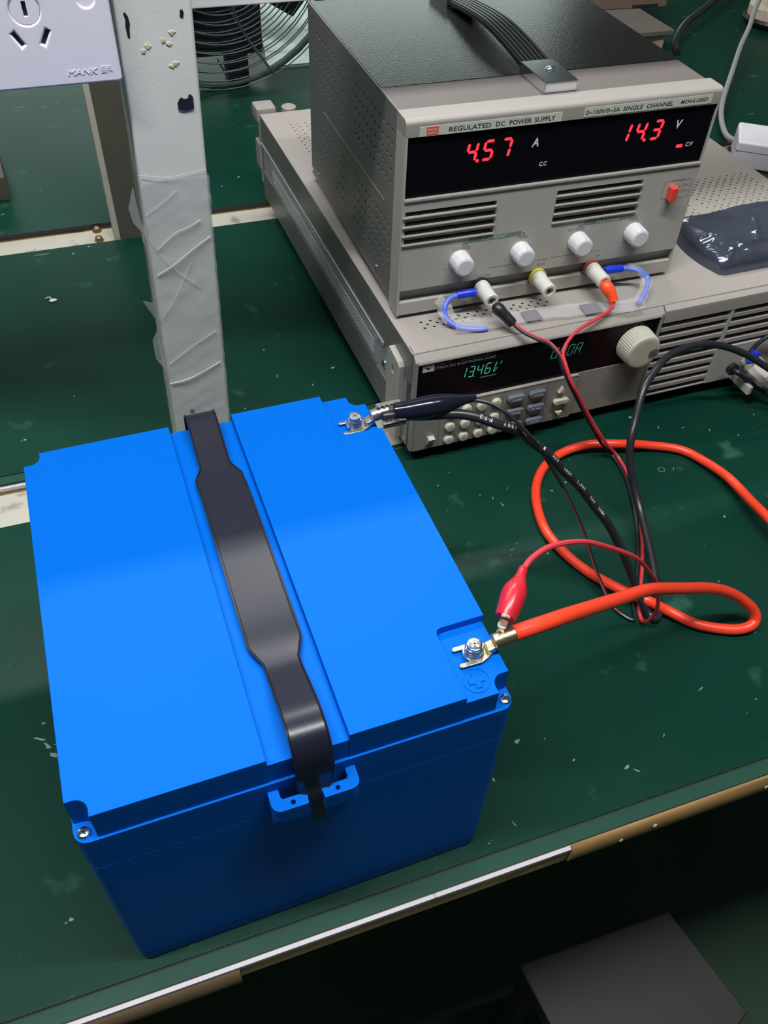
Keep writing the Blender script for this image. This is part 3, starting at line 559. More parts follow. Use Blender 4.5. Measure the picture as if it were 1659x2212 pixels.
MB().box(1.6, 229, 6, 17, 10.6, 21).build('recess_block', 'beige_face', PS, 0)
for fx in (14, 214):
    for fy in (24, 215): MB().lathe([(0, 7), (3.2, 8)], (fx, fy, -3.0), (0, 0, 1), 16).build('foot', 'black', PS)
# labels on the bezel
MB().box(8.9, 108.2, -.25, .1, 130.9, 136.9, .05, 1, Matrix()).build('title_label', 'label', PS, label='pale grey-green label strip with a red emblem at its left')
MB().box(124.2, 222.5, -.25, .1, 131.8, 137.8, .05).build('rating_label', 'label', PS, label='pale grey-green rating strip')
MB().box(13.6, 21.5, -.36, -.2, 131.5, 136.7).build('logo_patch', 'logo_red', PS, 0)
b = MB().text('MCH', 14.5, 133.6, 2.0, 6.0, .06, .2, -.36); b.box(14.2, 20.8, -.44, -.36, 132.3, 132.7); b.build('lettering', 'label', PS, 0)
b = MB().text('REGULATED', 28.7, 132.3, 3.0, 29.0, .06, 0, -.25, bold=.06); b.text('DC', 61.0, 132.3, 3.0, 6.2, .06, 0, -.25, bold=.06); b.text('POWER', 70.5, 132.3, 3.0, 15.8, .06, 0, -.25, bold=.06); b.text('SUPPLY', 88.3, 132.3, 3.0, 15.0, .06, 0, -.25, bold=.06); b.build('lettering', 'ink', PS, 0)
b = MB().text('0~100V/0~5A', 125.4, 133.2, 2.9, 25.3, .06, .12, -.25, bold=.05); b.text('SINGLE', 153.2, 133.2, 2.9, 15.2, .06, .12, -.25, bold=.05); b.text('CHANNEL', 171.2, 133.2, 2.9, 20.5, .06, .12, -.25, bold=.05); b.text('MCH-K1005D', 197.6, 133.6, 2.5, 21.6, .06, .2, -.25, bold=.05); b.build('lettering', 'ink', PS, 0)
# seven-segment figures
SEG = {'0': 'abcdef', '1': 'bc', '3': 'abcdg', '4': 'fgbc', '5': 'afgcd', '6': 'afgcde', '7': 'abc', 'A': 'abcefg'}
def seg7(b, ch, x, z, w, h, t, sl, off, th=.1):
    g = t * .16
    def P(u, v): return (x + u + v * sl, z + v)
    def bar(u0, v0, u1, v1):
        d = Vector((u1 - u0, v1 - v0)).normalized(); n = Vector((-d.y, d.x)) * t / 2; e = d * t / 2
        a = Vector((u0, v0)) + d * g; c = Vector((u1, v1)) - d * g
        pts = [a, a + e + n, c - e + n, c, c - e - n, a + e - n]; b.plate([P(p.x, p.y) for p in pts], (), off - th, off, 'xz')
    S7 = {'a': (0, h, w, h), 'b': (w, h / 2, w, h), 'c': (w, 0, w, h / 2), 'd': (0, 0, w, 0), 'e': (0, 0, 0, h / 2), 'f': (0, h / 2, 0, h), 'g': (0, h / 2, w, h / 2)}
    for q_ in SEG[ch]: bar(*S7[q_])
for (grp, y) in (((('4', 43.0), ('5', 54.6), ('7', 67.0)), 110.4), ((('1', 156.4), ('4', 168.6), ('3', 181.2)), 110.8)):
    for ch, x in grp:
        b = MB(); seg7(b, ch, x, y, 6.2, 12.0, 1.8, .17, 1.6, .15)
        if ch == '4': b.plate(circ(x + 8.5, y - .2, 1.15, 12), (), 1.45, 1.6, 'xz')
        b.build('red_digit', 'led', PS, 0)
b = MB(); b.plate(rrect(205.2, 210.4, 102.0, 104.3, .9, 4), (), 1.4, 1.6, 'xz'); b.build('indicator_light', 'led', PS, 0)
b = MB(); b.text('A', 90.0, 115.2, 5.8, 5.2, .06, .2, 1.6, bold=.22); b.text('V', 200.3, 116.2, 5.8, 4.9, .06, .2, 1.6, bold=.22); b.text('C.C', 98.0, 101.2, 2.9, 5.9, .06, .2, 1.6, bold=.12); b.text('C.V', 212.8, 102.3, 2.9, 6.2, .06, .2, 1.6, bold=.12); b.build('lettering', 'white_ink', PS, 0)
# printing on the lower panel
for (x0, dz, word) in ((47.0, 0, 'CURRENT'), (138.0, .6, 'VOLTAGE')):
    b = MB(); z = 52.2 + dz; b.plate([(x0, z - 2.2), (x0 + 3.6, z - 2.2), (x0 + 3.6, z - .4), (x0 + 45, z - .4), (x0 + 45, z - 1.0), (x0 + 48.4, z - 1.0), (x0 + 48.4, z + 1.6), (x0 + 45.4, z + 1.6), (x0 + 45.4, z + 3.2), (x0 + 4.6, z + 3.2), (x0 + 4.6, z + .6), (x0, z + .6)], (), -.16, -.08, 'xz'); b.build('print_band', 'teal', PS, 0)
    b = MB(); b.text(word, x0 + 14.6, z + .25, 2.5, 19.5, .05, .15, -.16, bold=.03); b.text('◁', x0 + .4, z - 1.8, 1.6, 2, .05, 0, -.16); b.text('▷', x0 + 45.6, z - .6, 1.6, 2, .05, 0, -.16); b.build('lettering', 'label', PS, 0)
b = MB()
for s_, x, z, w in (('COARSE', 39.6, 47.4, 13.8), ('FINE', 90.0, 48.9, 8.0), ('COARSE', 130.4, 48.9, 13.8), ('FINE', 181.6, 50.0, 7.6)): b.text(s_, x, z, 2.5, w, .06, 0, -.1, bold=.04)
b.text('+', 159.6, 23.4, 3.4, 3.2, .06, 0, -.1, bold=.1); b.box(68.7, 71.6, -.16, -.1, 23.1, 23.9); b.text('GND', 109.8, 24.4, 2.3, 7.0, .06, .15, -.1, bold=.04)
b.text('POWER', 209.8, 77.0, 2.1, 10.8, .06, 0, -.1, bold=.03); b.text('ON', 219.3, 72.6, 2.4, 5.2, .06, 0, -.1); b.text('OFF', 218.7, 68.0, 2.4, 6.4, .06, 0, -.1)
b.plate([(215.8, 72.4), (218.4, 72.4), (217.2, 73.5)], (), -.16, -.1, 'xz'); b.plate([(215.4, 67.8), (218.3, 67.8), (218.3, 68.5), (217.6, 68.5), (217.2, 70.2), (216.2, 70.2)], (), -.16, -.1, 'xz')
b.build('lettering', 'ink_grey', PS, 0)
b = MB(); b.text('0~5A', 109.0, 28.4, 1.9, 8.6, .06, .1, -.1)
for (xa, xb, za, zb) in [(70.3, 106, 28.9, 29.3), (120, 161.7, 29.5, 29.9)] + [(kx - 11.2, kx - 10.4, 33.4, 34.2) for kx in (45.5, 93.0, 139.8, 186.6)]: MB().box(xa, xb, -.15, -.1, za, zb).build('print_mark', 'ink_soft', PS, 0)
b.build('lettering', 'ink_soft', PS, 0)
b = MB(); b.plate(rrect(203.4, 227.0, 63.8, 78.0, 2.0), [rrect(203.8, 226.6, 64.2, 77.6, 1.8)], -.15, -.1, 'xz'); b.build('print_frame', 'ink_grey', PS, 0)
b = MB(); b.box(207.4, 213.2, -6.0, 0, 64.6, 75.0, .7, 3); b.build('power_switch', 'red_switch', PS, label='red push switch')
def knob(x, z):
    b = MB(); b.lathe([(0, 7.5), (1, 7.8), (10.0, 7.5), (11.6, 7.1), (12.3, 6.1), (12.4, 5.2)], (x, 0, z - .6), (0, -1, 0), 48, 12, .16); o = b.build('control_knob', 'knob', PS, 30)
    MB().box(x - .35, x + .35, -11.5, -1.5, z + 6.75, z + 7.15, .1).build('pointer_line', 'knob', o)
for x, z in ((45.6, 40.4), (93.2, 40.2), (139.8, 41.2), (186.6, 41.8)): knob(x, z)
def post(x, ring, hole=True):
    MB().lathe([(0, 6.9), (2.2, 6.9), (2.5, 6.3)], (x, -.2, 15.6), (0, -1, 0), 28).build('terminal_ring', ring, PS, label='coloured ring behind the terminal')
    b = MB(); b.lathe([(7.6, 4.6), (10.0, 5.0), (10.3, 5.9), (14, 6.0), (14.6, 5.6), (29.0, 5.5), (29.6, 5.0), (29.6, 3.1), (24, 3.1)], (x, 7.5, 15.6), (0, -1, 0), 28); o = b.build('binding_post', 'bp_white', PS, 30)
    MB().lathe([(0, 2.9), (2, 2.9)], (x, -19.3, 15.6), (0, -1, 0), 18).build('socket_hole', 'tin' , o)
    MB().lathe([(0, 1.6), (.4, 1.6)], (x, -21.35, 15.6), (0, -1, 0), 14).build('socket_bore', 'slot' , o)
post(65.0, 'black'); post(111.4, 'yellow'); post(157.2, 'dred')
# carry handle on top
H = MB(); hp = [(0, 38, 144.6), (0, 60, 146.2), (0, 90, 149.5), (0, 125, 151.5), (0, 160, 149.5), (0, 190, 146.2), (0, 212, 144.6)]
def handle_strap():
    P = catmull([(p[1], p[2], 0) for p in hp], 8); bm = bmesh.new(); rows = []
    cols = [(-11, -1.6), (-11, 1.2)] + [(x + dx, h) for x in (-8.6, -5.2, -1.7, 1.7, 5.2, 8.6) for (dx, h) in ((-1.2, 1.2), (-.7, 2.2), (.7, 2.2), (1.2, 1.2))] + [(11, 1.2), (11, -1.6)]
    for i, p in enumerate(P):
        t = (P[min(i + 1, len(P) - 1)] - P[max(i - 1, 0)]).normalized(); n = Vector((-t.y, t.x, 0))
        rows.append([bm.verts.new((114.5 + u, (p + n * h).x, (p + n * h).y)) for u, h in cols])
    for A, Bq in zip(rows, rows[1:]):
        for k in range(len(cols)): bm.faces.new((A[k], A[(k + 1) % len(cols)], Bq[(k + 1) % len(cols)], Bq[k]))
    bm.faces.new(rows[0]); bm.faces.new(rows[-1][::-1]); bmesh.ops.recalc_face_normals(bm, faces=bm.faces); return bm
H._merge(handle_strap()); HS = H.build('carry_handle', 'black', PS, 20, 'ribbed black rubber handle')
def endcap(y0, y1):
    b = MB(); b.box(102.6, 126.6, y0, y1, 141.1, 142.1, .2); b.box(102.6, 126.6, y0, y1, 147.6, 148.6, .3)
    f = y0 if y0 < 100 else y1 - 1.2; b.box(102.6, 126.6, f, f + 1.2, 141.4, 148.4, .35); b.box(102.6, 103.6, y0, y1, 141.4, 148.4, .2); b.box(125.6, 126.6, y0, y1, 141.4, 148.4, .2)
    o = b.build('end_cap', 'chrome', HS); c = (y0 + y1) / 2 + (2 if y0 < 100 else -2)
    MB().lathe([(0, 3.4), (.9, 3.2), (1.5, 2.0), (1.55, .6)], (116.5, c, 148.5), (0, 0, 1), 20).build('cap_screw', 'chrome', HS)
    MB().box(103.7, 125.5, y0 + 1.5, y1 - .5, 142.1, 147.5).build('cap_filling', 'black', HS, 0)
endcap(18.5, 57); endcap(193, 230)

# ================================================================ ELECTRONIC LOAD (lower instrument)
LD = thing('electronic_load', 'wide beige electronic load with green digits under the power supply', 'electronic load', (193.7, 311.4, 0), 0.01879)
b = MB()
def hexholes(x0, x1, y0, y1, px, py, skip=lambda x, y: False):
    out = []; j = 0; y = y0
    while y <= y1:
        x = x0 + (px / 2 if j % 2 else 0)
        while x <= x1:
            if not skip(x, y): out.append(circ(x, y, 1.35, 8, PI / 8))
            x += px
        y += py; j += 1
    return out
th = hexholes(20.5, 125, 31.8, 41, 7.6, 3.9) + hexholes(24, 44, 333, 398, 7.6, 4.0) + hexholes(304, 323, 112, 178, 8, 4) + hexholes(334, 412, 112, 178, 8, 4, lambda x, y: x > 392 and y < 120)
b.plate(rect(.3, 424, 5, 428), th, 100.8, 102.0, 'xy', 0); b.build('top_panel', 'beige', LD, 0)
MB().box(.3, 424, 6, 427, 14, 16).build('bottom_panel', 'side_grey', LD, 0)
MB().box(3, 421, 8, 425, 17, 97).build('inner_chassis', 'inside', LD, 0)
MB().box(0, 424, 426, 428, 15, 101).build('back_panel', 'side_grey', LD, 0)
MB().box(423, 424.2, 5, 428, 15, 101).build('side_panel', 'side_grey', LD, 0)
b = MB(); b.box(0, 1.2, 5, 428, 74.5, 101.4, .3); b.box(-.3, .9, 5, 428, 15, 43.5, .3); b.build('side_panel', 'side_grey', LD)
MB().box(-1.0, .6, 60, 428, 71.2, 74.2, .4).build('side_rail', 'alu', LD, label='thin metal rail along the side')
MB().box(1.0, 2.4, 5, 428, 43, 75).build('side_recess', 'alu', LD, 0)
MB().box(-.4, 1.1, 74, 392, 45.0, 68.5, .4).build('carry_strip', 'alu', LD, label='ribbed grey grip strip on the side')
for zz in (50, 53, 56, 59, 62): MB().box(-.9, -.3, 80, 385, zz, zz + 1.0).build('grip_rib', 'alu', LD)
MB().lathe([(0, 3.4), (.8, 3.4), (1.6, 1.8)], (1.0, 60, 54), (-1, 0, 0), 16).build('side_screw', 'chrome', LD)
b = MB(); b.plate([(17.5, 14), (36, 14), (41.5, 20), (41.5, 84), (38, 87.5), (20, 85), (17.5, 82)], [rrect(28, 31.5, 68.5, 75.5, 1.5, 3)], -4.5, 1.4, 'yz', .8); b.build('rack_ear', 'beige_face', LD, label='pale side bracket with an oval slot')
MB().box(-3.2, -2.2, 28.5, 31.0, 69.5, 74.5, .2).build('ear_screw', 'chrome', LD)
b = MB(); b.box(-2.5, 18.5, 430, 452, 92, 106.5, 2.2); b.box(-2.5, 2.0, 428, 446, 44, 72, 1.5); b.box(405, 426, 430, 452, 92, 106.5, 2.2); b.box(-1, 424, 428, 434, 30, 98, 1); b.build('rear_bumper', 'beige_light', LD)
MB().lathe([(0, 7.5), (5, 7.5), (6, 6)], (33, 436, 98.5), (0, 0, 1), 24).build('rear_knob', 'beige_light', LD)
for fx in (22, 400):
    for fy in (30, 405): MB().lathe([(0, 9), (14, 11)], (fx, fy, 0.1), (0, 0, 1), 18).build('foot', 'black', LD)
# bezel
prof = [(14, 102.1), (6.2, 102.1), (.6, 97.0), (-.2, 95.4), (-.2, 94.4), (14, 94.4)]
b = MB(); b.plate(prof, (), 1.6, 208.4, 'yz', .3); b.build('bezel_top', 'beige', LD)
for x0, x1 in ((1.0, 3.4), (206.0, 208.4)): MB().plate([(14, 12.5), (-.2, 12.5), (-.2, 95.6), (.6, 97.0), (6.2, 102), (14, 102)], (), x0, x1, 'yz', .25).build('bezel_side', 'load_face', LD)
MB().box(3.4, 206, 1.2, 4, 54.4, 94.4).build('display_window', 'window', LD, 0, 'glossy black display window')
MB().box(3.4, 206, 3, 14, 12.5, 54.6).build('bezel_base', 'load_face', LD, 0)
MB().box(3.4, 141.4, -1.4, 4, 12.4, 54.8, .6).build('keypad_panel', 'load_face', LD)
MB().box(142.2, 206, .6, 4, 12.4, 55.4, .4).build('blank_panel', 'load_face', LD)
MB().box(3.4, 141.4, -1.7, 2, 54.4, 55.2, .2).build('panel_lip', 'beige_light', LD)
for x in (23.8, 76.0, 114.6): MB().box(x, x + .35, -1.5, -1.3, 13.5, 53.8).build('panel_line', 'ink_soft', LD, 0)
# round number keys
keys = [('1', 45.4, 45.2), ('2', 58.0, 45.0), ('3', 70.4, 45.2), ('0', 33.2, 44.6)]
pos = {}
for r_, z in ((0, 44.8), (1, 30.6), (2, 17.6)):
    for c_, x in ((0, 33.0), (1, 45.6), (2, 58.2), (3, 70.6)): pos[(r_, c_)] = (x, z)
lab = {(0, 0): '1', (0, 1): '2', (0, 2): '3', (0, 3): '0', (1, 0): '4', (1, 1): '5', (1, 2): '6', (1, 3): '.', (2, 0): '7', (2, 1): '8', (2, 2): '9', (2, 3): '.'}
for k_, (x, z) in pos.items():
    o = MB().lathe([(0, 4.2), (2.0, 4.1), (2.9, 3.7), (3.2, 3.0), (3.2, 1.0)], (x - .3, -1.4, z + .9), (0, -1, 0), 24).build('number_key', 'key', LD)
    MB().text(lab[k_], x - 1.2, z - .3, 2.2, None, .05, 0, -4.6).build('lettering', 'ink_grey', o, 0)
for (x, z, s_) in ((86.9, 46.0, 'I-set'), (105.4, 45.9, 'V-set'), (87.6, 32.4, 'P-set'), (105.8, 32.3, 'R-set'), (88.2, 18.6, 'Menu'), (106.6, 18.4, 'On/Off')):
    o = MB().plate(rrect(x - 7.6, x + 7.6, z - 2.2, z + 4.0, 3.0, 5), (), -5.4, -1.3, 'xz', .9).build('function_key', 'key_blue', LD, label='slate grey oblong key')
    MB().text(s_, x - 4.0, z + .1, 2.0, 8.0, .05, .1, -5.4).build('lettering', 'white_ink', o, 0)
for (pts) in ([(124.2, 42.6), (129.8, 42.6), (127.6, 48.2)], [(125.6, 22.8), (131.4, 22.8), (128.6, 18.2)]):
    MB().plate(pts, (), -4.6, -1.3, 'xz', .5).build('arrow_key', 'key', LD)
o = MB().plate(rrect(121.8, 135.4, 30.6, 35.8, 2.6, 5), (), -5.0, -1.3, 'xz', .8).build('enter_key', 'key', LD); MB().text('Ent', 126.2, 31.9, 2, 4.4, .05, 0, -5.0).build('lettering', 'ink_grey', o, 0)
MB().box(13.6, 20.6, -1.9, -1.2, 15.6, 26.2, .3).build('switch_frame', 'load_face', LD)
o = MB().plate([(-1.4, 16.2), (-4.4, 21.5), (-6.4, 25.4), (-1.4, 25.6)], (), 14.4, 19.8, 'yz', .3).build('rocker_switch', 'key', LD)
b = MB(); b.text('Power', 12.4, 37.6, 2.2, 8.0, .05, 0, -1.4); b.text('O', 13.2, 32.6, 2.4, 2.0, .05, 0, -1.4); b.box(18.3, 18.7, -1.45, -1.4, 32.8, 35.2); b.text('⎍', 13.2, 28.8, 2.2, 2.4, .05, 0, -1.4); b.text('On', 17.2, 28.8, 1.9, 3.6, .05, 0, -1.4); b.build('lettering', 'ink_grey', LD, 0)
# display
b = MB()
LOGO = rect(7.2, 16.4, 86.4, 92.4)
b.plate(LOGO, [[(8.0, 90.8), (12.6, 89.6), (15.6, 89.9), (12.8, 88.7), (12.2, 87.2), (11.4, 88.4)]], 1.05, 1.2, 'xz'); b.build('logo_patch', 'label', LD, 0)
b = MB(); b.text('IT8514C', 17.8, 90.3, 1.9, 13.0, .05, 0, 1.2); b.text('120V/240A/1200W', 35.5, 90.3, 1.9, 27, .05, 0, 1.2); b.text('ITECH DC ELECTRONIC LOAD', 17.8, 87.3, 2.0, 48.0, .05, 0, 1.2, bold=.02); b.build('lettering', mat('dim_white_ink', (.28, .28, .28), .5, var=0), LD, 0)
b = MB(); 
for ch, x in (('1', 37.6), ('3', 44.2), ('4', 51.0), ('6', 57.8)):
    b2 = MB(); seg7(b2, ch, x, 74.0, 4.0, 9.0, .8, .16, 1.2, .1)
    if ch == '3': b2.plate(circ(49.2, 73.7, .55, 8), (), 1.1, 1.2, 'xz')
    b2.build('green_digit', 'led_dim', LD, 0)
b = MB(); b.plate([(65.0, 74.2), (65.8, 74.2), (66.5, 78.2), (65.7, 78.2)], (), 1.1, 1.2, 'xz'); b.plate([(65.9, 78.7), (66.7, 78.7), (67.4, 82.8), (66.6, 82.8)], (), 1.1, 1.2, 'xz'); b.plate([(65.9, 74.2), (66.6, 74.6), (68.6, 77.8), (67.9, 77.6)], (), 1.1, 1.2, 'xz'); b.plate([(70.0, 80.6), (70.7, 80.8), (71.9, 82.9), (71.2, 82.7)], (), 1.1, 1.2, 'xz'); o = b.build('green_letter', 'led_dim', LD, 0)
for ch, x in (('0', 113.2), ('0', 120.0), ('0', 126.8), ('A', 133.6)):
    b2 = MB(); seg7(b2, ch, x, 75.0, 4.2, 9.4, .8, .2, 1.2, .1)
    if x < 114: b2.plate(circ(118.6, 74.7, .5, 8), (), 1.1, 1.2, 'xz')
    b2.build('green_digit', 'led_faint', LD, 0)
MB().box(54.5, 67.5, 1.05, 1.2, 70.6, 71.6).build('display_mark', 'ink_soft', LD, 0)
# big dial
b = MB(); b.lathe([(0, 15.2), (1.0, 15.6), (13.0, 15.0), (14.2, 14.2)], (186.6, 1.0, 74.6), (0, -1, 0), 144, 48, .5); b.lathe([(13.5, 14.3), (15.0, 13.9), (15.6, 12.8), (15.6, 10)], (186.6, 1.0, 74.6), (0, -1, 0), 60); D = b.build('rotary_dial', mat('cream_dial', (.46, .44, .36), .45, var=.02), LD, 30)
MB().lathe([(0, 4.3), (.25, 4.3), (.3, 3.9)], (196.0, -14.3, 72.8), (0, -1, 0), 24).build('finger_dimple', 'ink_soft', D)
MB().lathe([(.0, 4.9), (.15, 4.9)], (195.9, -14.45, 71.9), (0, -1, 0), 24).build('dimple_rim', 'beige_light', D)
# right-hand vent block
prof = [(14, 101.8), (6.0, 101.8), (.6, 98.4), (.3, 96.8), (.3, 87.4), (14, 87.4)]
MB().plate(prof, (), 209.2, 425, 'yz', .3).build('bezel_top', 'beige', LD)
MB().box(209.2, 425, 5, 14, 12.5, 88).build('vent_backing', 'inside', LD, 0)
tops = [86.8 - 8.55 * k for k in range(9)]
for k, zt in enumerate(tops):
    z1 = zt - 4.7; z0 = z1 - 3.85 if k < 8 else 12.6
    MB().box(208.6, 274.5, 1.2, 5.5, z0, z1, .25).build('vent_slat', 'beige', LD)
    if k < 4: MB().box(277.5, 425, 1.2, 5.5, z0, z1, .25).build('vent_slat', 'beige', LD)
MB().box(274.4, 277.6, .6, 5.5, 44, 87.6, .3).build('vent_rib', 'beige_face', LD)
MB().box(274.8, 425, .4, 5.5, 12.6, 49.2, .5).build('terminal_panel', 'beige_face', LD)
# output terminals of the load
def big_post(x, z):
    b = MB(); b.lathe([(0, 6.2), (7, 6.2), (7.2, 9.4), (28, 9.2), (30.5, 8.4), (31.5, 7), (31.5, 0.1)], (x, .4, z), (0, -1, 0), 10); o = b.build('binding_post', 'bp_pink', LD, 20, 'large pale faceted terminal knob')
    MB().lathe([(0, 6.2), (1, 5.8), (1.2, 4)], (x, -31.0, z), (0, -1, 0), 24).build('end_disc', 'bp_pink', o)
big_post(312.5, 29.5); big_post(352, 29.5)
MB().box(299, 303.5, -26, .4, 13.5, 22, 1.2).build('plug_guard', 'bp_white', LD)

# power wires of the load
LT = thing('sense_wire', 'black wire with a blue crimp joining the right-hand load terminal', 'wire')
MB().tube([(498.5, 311, 37), (502, 312.6, 46), (512, 311, 58), (530, 306, 70), (560, 300, 76), (600, 285, 55), (632, 262, 14), (680, 240, 2.2)], 1.9, 10, 6).build('wire', 'wire_black', LT)
MB().tube([(497.2, 306, 37.5), (501.2, 307.4, 46.5)], 4.4, 14, 4).build('crimp', 'crimp_blue', LT, label='blue crimp sleeve')
MB().box(490, 505, 303, 304.3, 28, 38, .3).build('spade_tongue', 'tin', LT)
LT2 = thing('output_wire', 'black wire curving right from the left side of the load terminal', 'wire')
MB().tube([(485.5, 309.5, 30), (486.5, 303.5, 30.5), (492, 300.5, 27), (503, 295, 19), (517.3, 286.7, 10), (528, 258, 4), (560, 200, 3)], 2.5, 12, 6).build('wire', 'wire_black', LT2)
MB().lathe([(0, 5.5), (3.5, 5.5)], (485.5, 311.3, 30), (0, -1, 0), 20).build('ring_terminal', 'black', LT2)
LT3 = thing('output_wire', 'short black wire rising right behind the far load terminal knob', 'wire')
MB().tube([(540, 309, 36), (541, 304, 44), (548, 298, 53), (580, 288, 60), (625, 272, 40), (652, 262, 10), (700, 255, 2.5)], 2.2, 10, 6).build('wire', 'wire_black', LT3)

# blue jumper in its clear sleeve, on top of the load
JW = thing('jumper_wire', 'blue jumper wire in a clear plastic sleeve below the power supply terminals', 'wire')
JL = [(241.8, 352.2, 119.5), (234.9, 351.0, 118.6), (229.7, 347.3, 115.6), (228.6, 343.6, 110.8), (230.9, 338.2, 106.8), (238.6, 332.0, 104.6), (250.9, 327.5, 104.3), (256.0, 327.4, 104.3)]
JR = [(376.9, 350.3, 120.0), (385.3, 348.2, 119.6), (392.8, 344.0, 117.4), (395.8, 339.3, 114.0), (388.8, 329.7, 109.0), (378.8, 321.6, 105.6)]
MB().tube(JL, 1.9, 12, 6).build('wire', 'wire_blue', JW); MB().tube(JR, 1.9, 12, 6).build('wire', 'wire_blue', JW)
MB().tube([(241.0, 352.2, 119.5), (243, 352.0, 119.7), (250, 351.2, 120.3), (254.6, 350.8, 120.5)], [2.9, 3.2, 3.2, 3.0], 14, 5).build('crimp', 'crimp_blue', JW); MB().tube([(362.5, 350.6, 120.5), (368, 350.6, 120.4), (377.4, 350.3, 120)], [3.0, 3.3, 3.2, 2.9], 14, 5).build('crimp', 'crimp_blue', JW)
MB().box(254, 262, 350.2, 351.2, 117.8, 123, .2).build('fork_terminal', 'tin', JW); MB().box(354, 363, 350.2, 351.2, 117.8, 123, .2).build('fork_terminal', 'tin', JW)
def sleeve(pts, w, h, name, m, ph=0):
    P = catmull(pts, 8); bm = bmesh.new(); rows = []; n = 14
    for i, p in enumerate(P):
        t = (P[min(i + 1, len(P) - 1)] - P[max(i - 1, 0)]).normalized(); sd = Vector((-t.y, t.x, 0)).normalized(); up = t.cross(sd).normalized(); up = up if up.z > 0 else -up
        ring = []
        for k in range(n):
            a = 2 * PI * k / n; d = 1 + .22 * noise.noise(p * .13 + Vector((math.cos(a), math.sin(a), ph)) * 1.3)
            q_ = p + sd * (math.cos(a) * w * d) + up * (math.sin(a) * h * d); ring.append(bm.verts.new(q_))
        rows.append(ring)
    for A, Bq in zip(rows, rows[1:]):
        for k in range(n): bm.faces.new((A[k], A[(k + 1) % n], Bq[(k + 1) % n], Bq[k]))
    bmesh.ops.recalc_face_normals(bm, faces=bm.faces); b = MB(); b._merge(bm); return b.build(name, m, JW, 50)
sleeve([(232.5, 335.0, 106.2), (250, 332.5, 105.6), (290, 332.4, 105.4), (330, 329, 105.4), (366, 322.5, 105.5), (382, 322.0, 106.6)], 7.6, 2.6, 'sleeve', 'sleeve')
sleeve([(226, 352.5, 119.5), (229.5, 349.0, 115.5), (230.8, 344.6, 110.8), (233, 340.0, 107)], 6.5, 1.6, 'sleeve', 'sleeve', 4)
sleeve([(383.5, 351.0, 121), (390.5, 347.0, 118.5), (393.8, 338.5, 113.5), (386.5, 329.5, 109.4), (380, 323.5, 106.6)], 4.2, 1.8, 'sleeve', 'sleeve', 9)
for (x, y, sx) in ((294.5, 332.5, 6.5), (342.5, 328.2, 7.5)): MB().box(x - sx, x + sx, y - 6.3, y + 6.3, 104.6, 105.0, .1, 1).build('print_patch', 'label_dark', JW, label='dark grey patch inside the clear sleeve')

# crumpled anti-static bag
BG = bpy.data.meshes.new('foil_bag'); bm = bmesh.new(); nx, ny = 110, 64; grid = []
cx0, cx1, cy0, cy1 = 268.5, 402, 26, 101
rc = random.Random(12); CREASES = [(300, 40, 2.3, 5, 3.2, 22), (316, 42, .1, 5, 3.4, 20), (286, 34, .7, 4, 2.6, 16), (328, 60, 1.0, 6, 3.0, 24), (340, 38, -.3, 4, 2.4, 20), (278, 90, -.5, 4, 2.4, 12), (283, 62, 1.9, 6, 1.8, 30), (352, 96, .05, 4, 3.2, 45)]
for k_ in range(22): CREASES.append((rc.uniform(269, 330), rc.uniform(27, 62), rc.uniform(-1.5, 1.5), rc.uniform(1.6, 3.2), rc.uniform(-1.2, 2.2), rc.uniform(6, 16)))
for k_ in range(14): CREASES.append((rc.uniform(272, 398), rc.choice((rc.uniform(28, 46), rc.uniform(84, 98))), rc.uniform(-1.5, 1.5), rc.uniform(2, 4), rc.uniform(-1.6, 1.8), rc.uniform(8, 18)))
for i in range(nx + 1):
    row = []
    for j in range(ny + 1):
        u = 2 * i / nx - 1; v = 2 * j / ny - 1
        x = (cx0 + cx1) / 2 + u * (cx1 - cx0) / 2; y = (cy0 + cy1) / 2 + v * (cy1 - cy0) / 2
        k = 1 - .12 * (abs(u) ** 6) * (v * v) ; y = (cy0 + cy1) / 2 + (y - (cy0 + cy1) / 2) * (1 - .16 * max(0, -u - .82) / .18)
        x += 7 * (1 - abs(v)) * 0 + (6 if u < -.9 else 0) * v * v * max(0, (-u - .9) / .1)
        p = Vector((x, y, 0)); edge = (1 - abs(u) ** 10) * (1 - abs(v) ** 7)
        cre = 0.0
        for (lx, ly, la, lw, lh, ll) in CREASES:
            dx, dy = x - lx, y - ly; al = dx * math.cos(la) + dy * math.sin(la); pe = -dx * math.sin(la) + dy * math.cos(la)
            cre += lh * max(0, 1 - abs(pe) / lw) ** 1.5 * max(0, 1 - (al / ll) ** 2)
        h = 17.5 * (max(edge, 0) ** .38) + cre * max(edge, 0) ** .5 + 1.1 * noise.noise(p * .035) * edge
        h *= 1 - .25 * max(0, -v - .2); row.append((x, y, max(.25, h)))
    grid.append(row)
top = [[bm.verts.new((p[0], p[1], 102 + p[2])) for p in r] for r in grid]; bot = [[bm.verts.new((p[0], p[1], 102.05)) for p in r] for r in grid]
for i in range(nx):
    for j in range(ny):
        bm.faces.new((top[i][j], top[i + 1][j], top[i + 1][j + 1], top[i][j + 1])); bm.faces.new((bot[i][j], bot[i][j + 1], bot[i + 1][j + 1], bot[i + 1][j]))
for i in range(nx):
    bm.faces.new((top[i][0], bot[i][0], bot[i + 1][0], top[i + 1][0])); bm.faces.new((top[i][ny], top[i + 1][ny], bot[i + 1][ny], bot[i][ny]))
for j in range(ny):
    bm.faces.new((top[0][j], top[0][j + 1], bot[0][j + 1], bot[0][j])); bm.faces.new((top[nx][j], bot[nx][j], bot[nx][j + 1], top[nx][j + 1]))
bmesh.ops.recalc_face_normals(bm, faces=bm.faces); b = MB(); b._merge(bm)
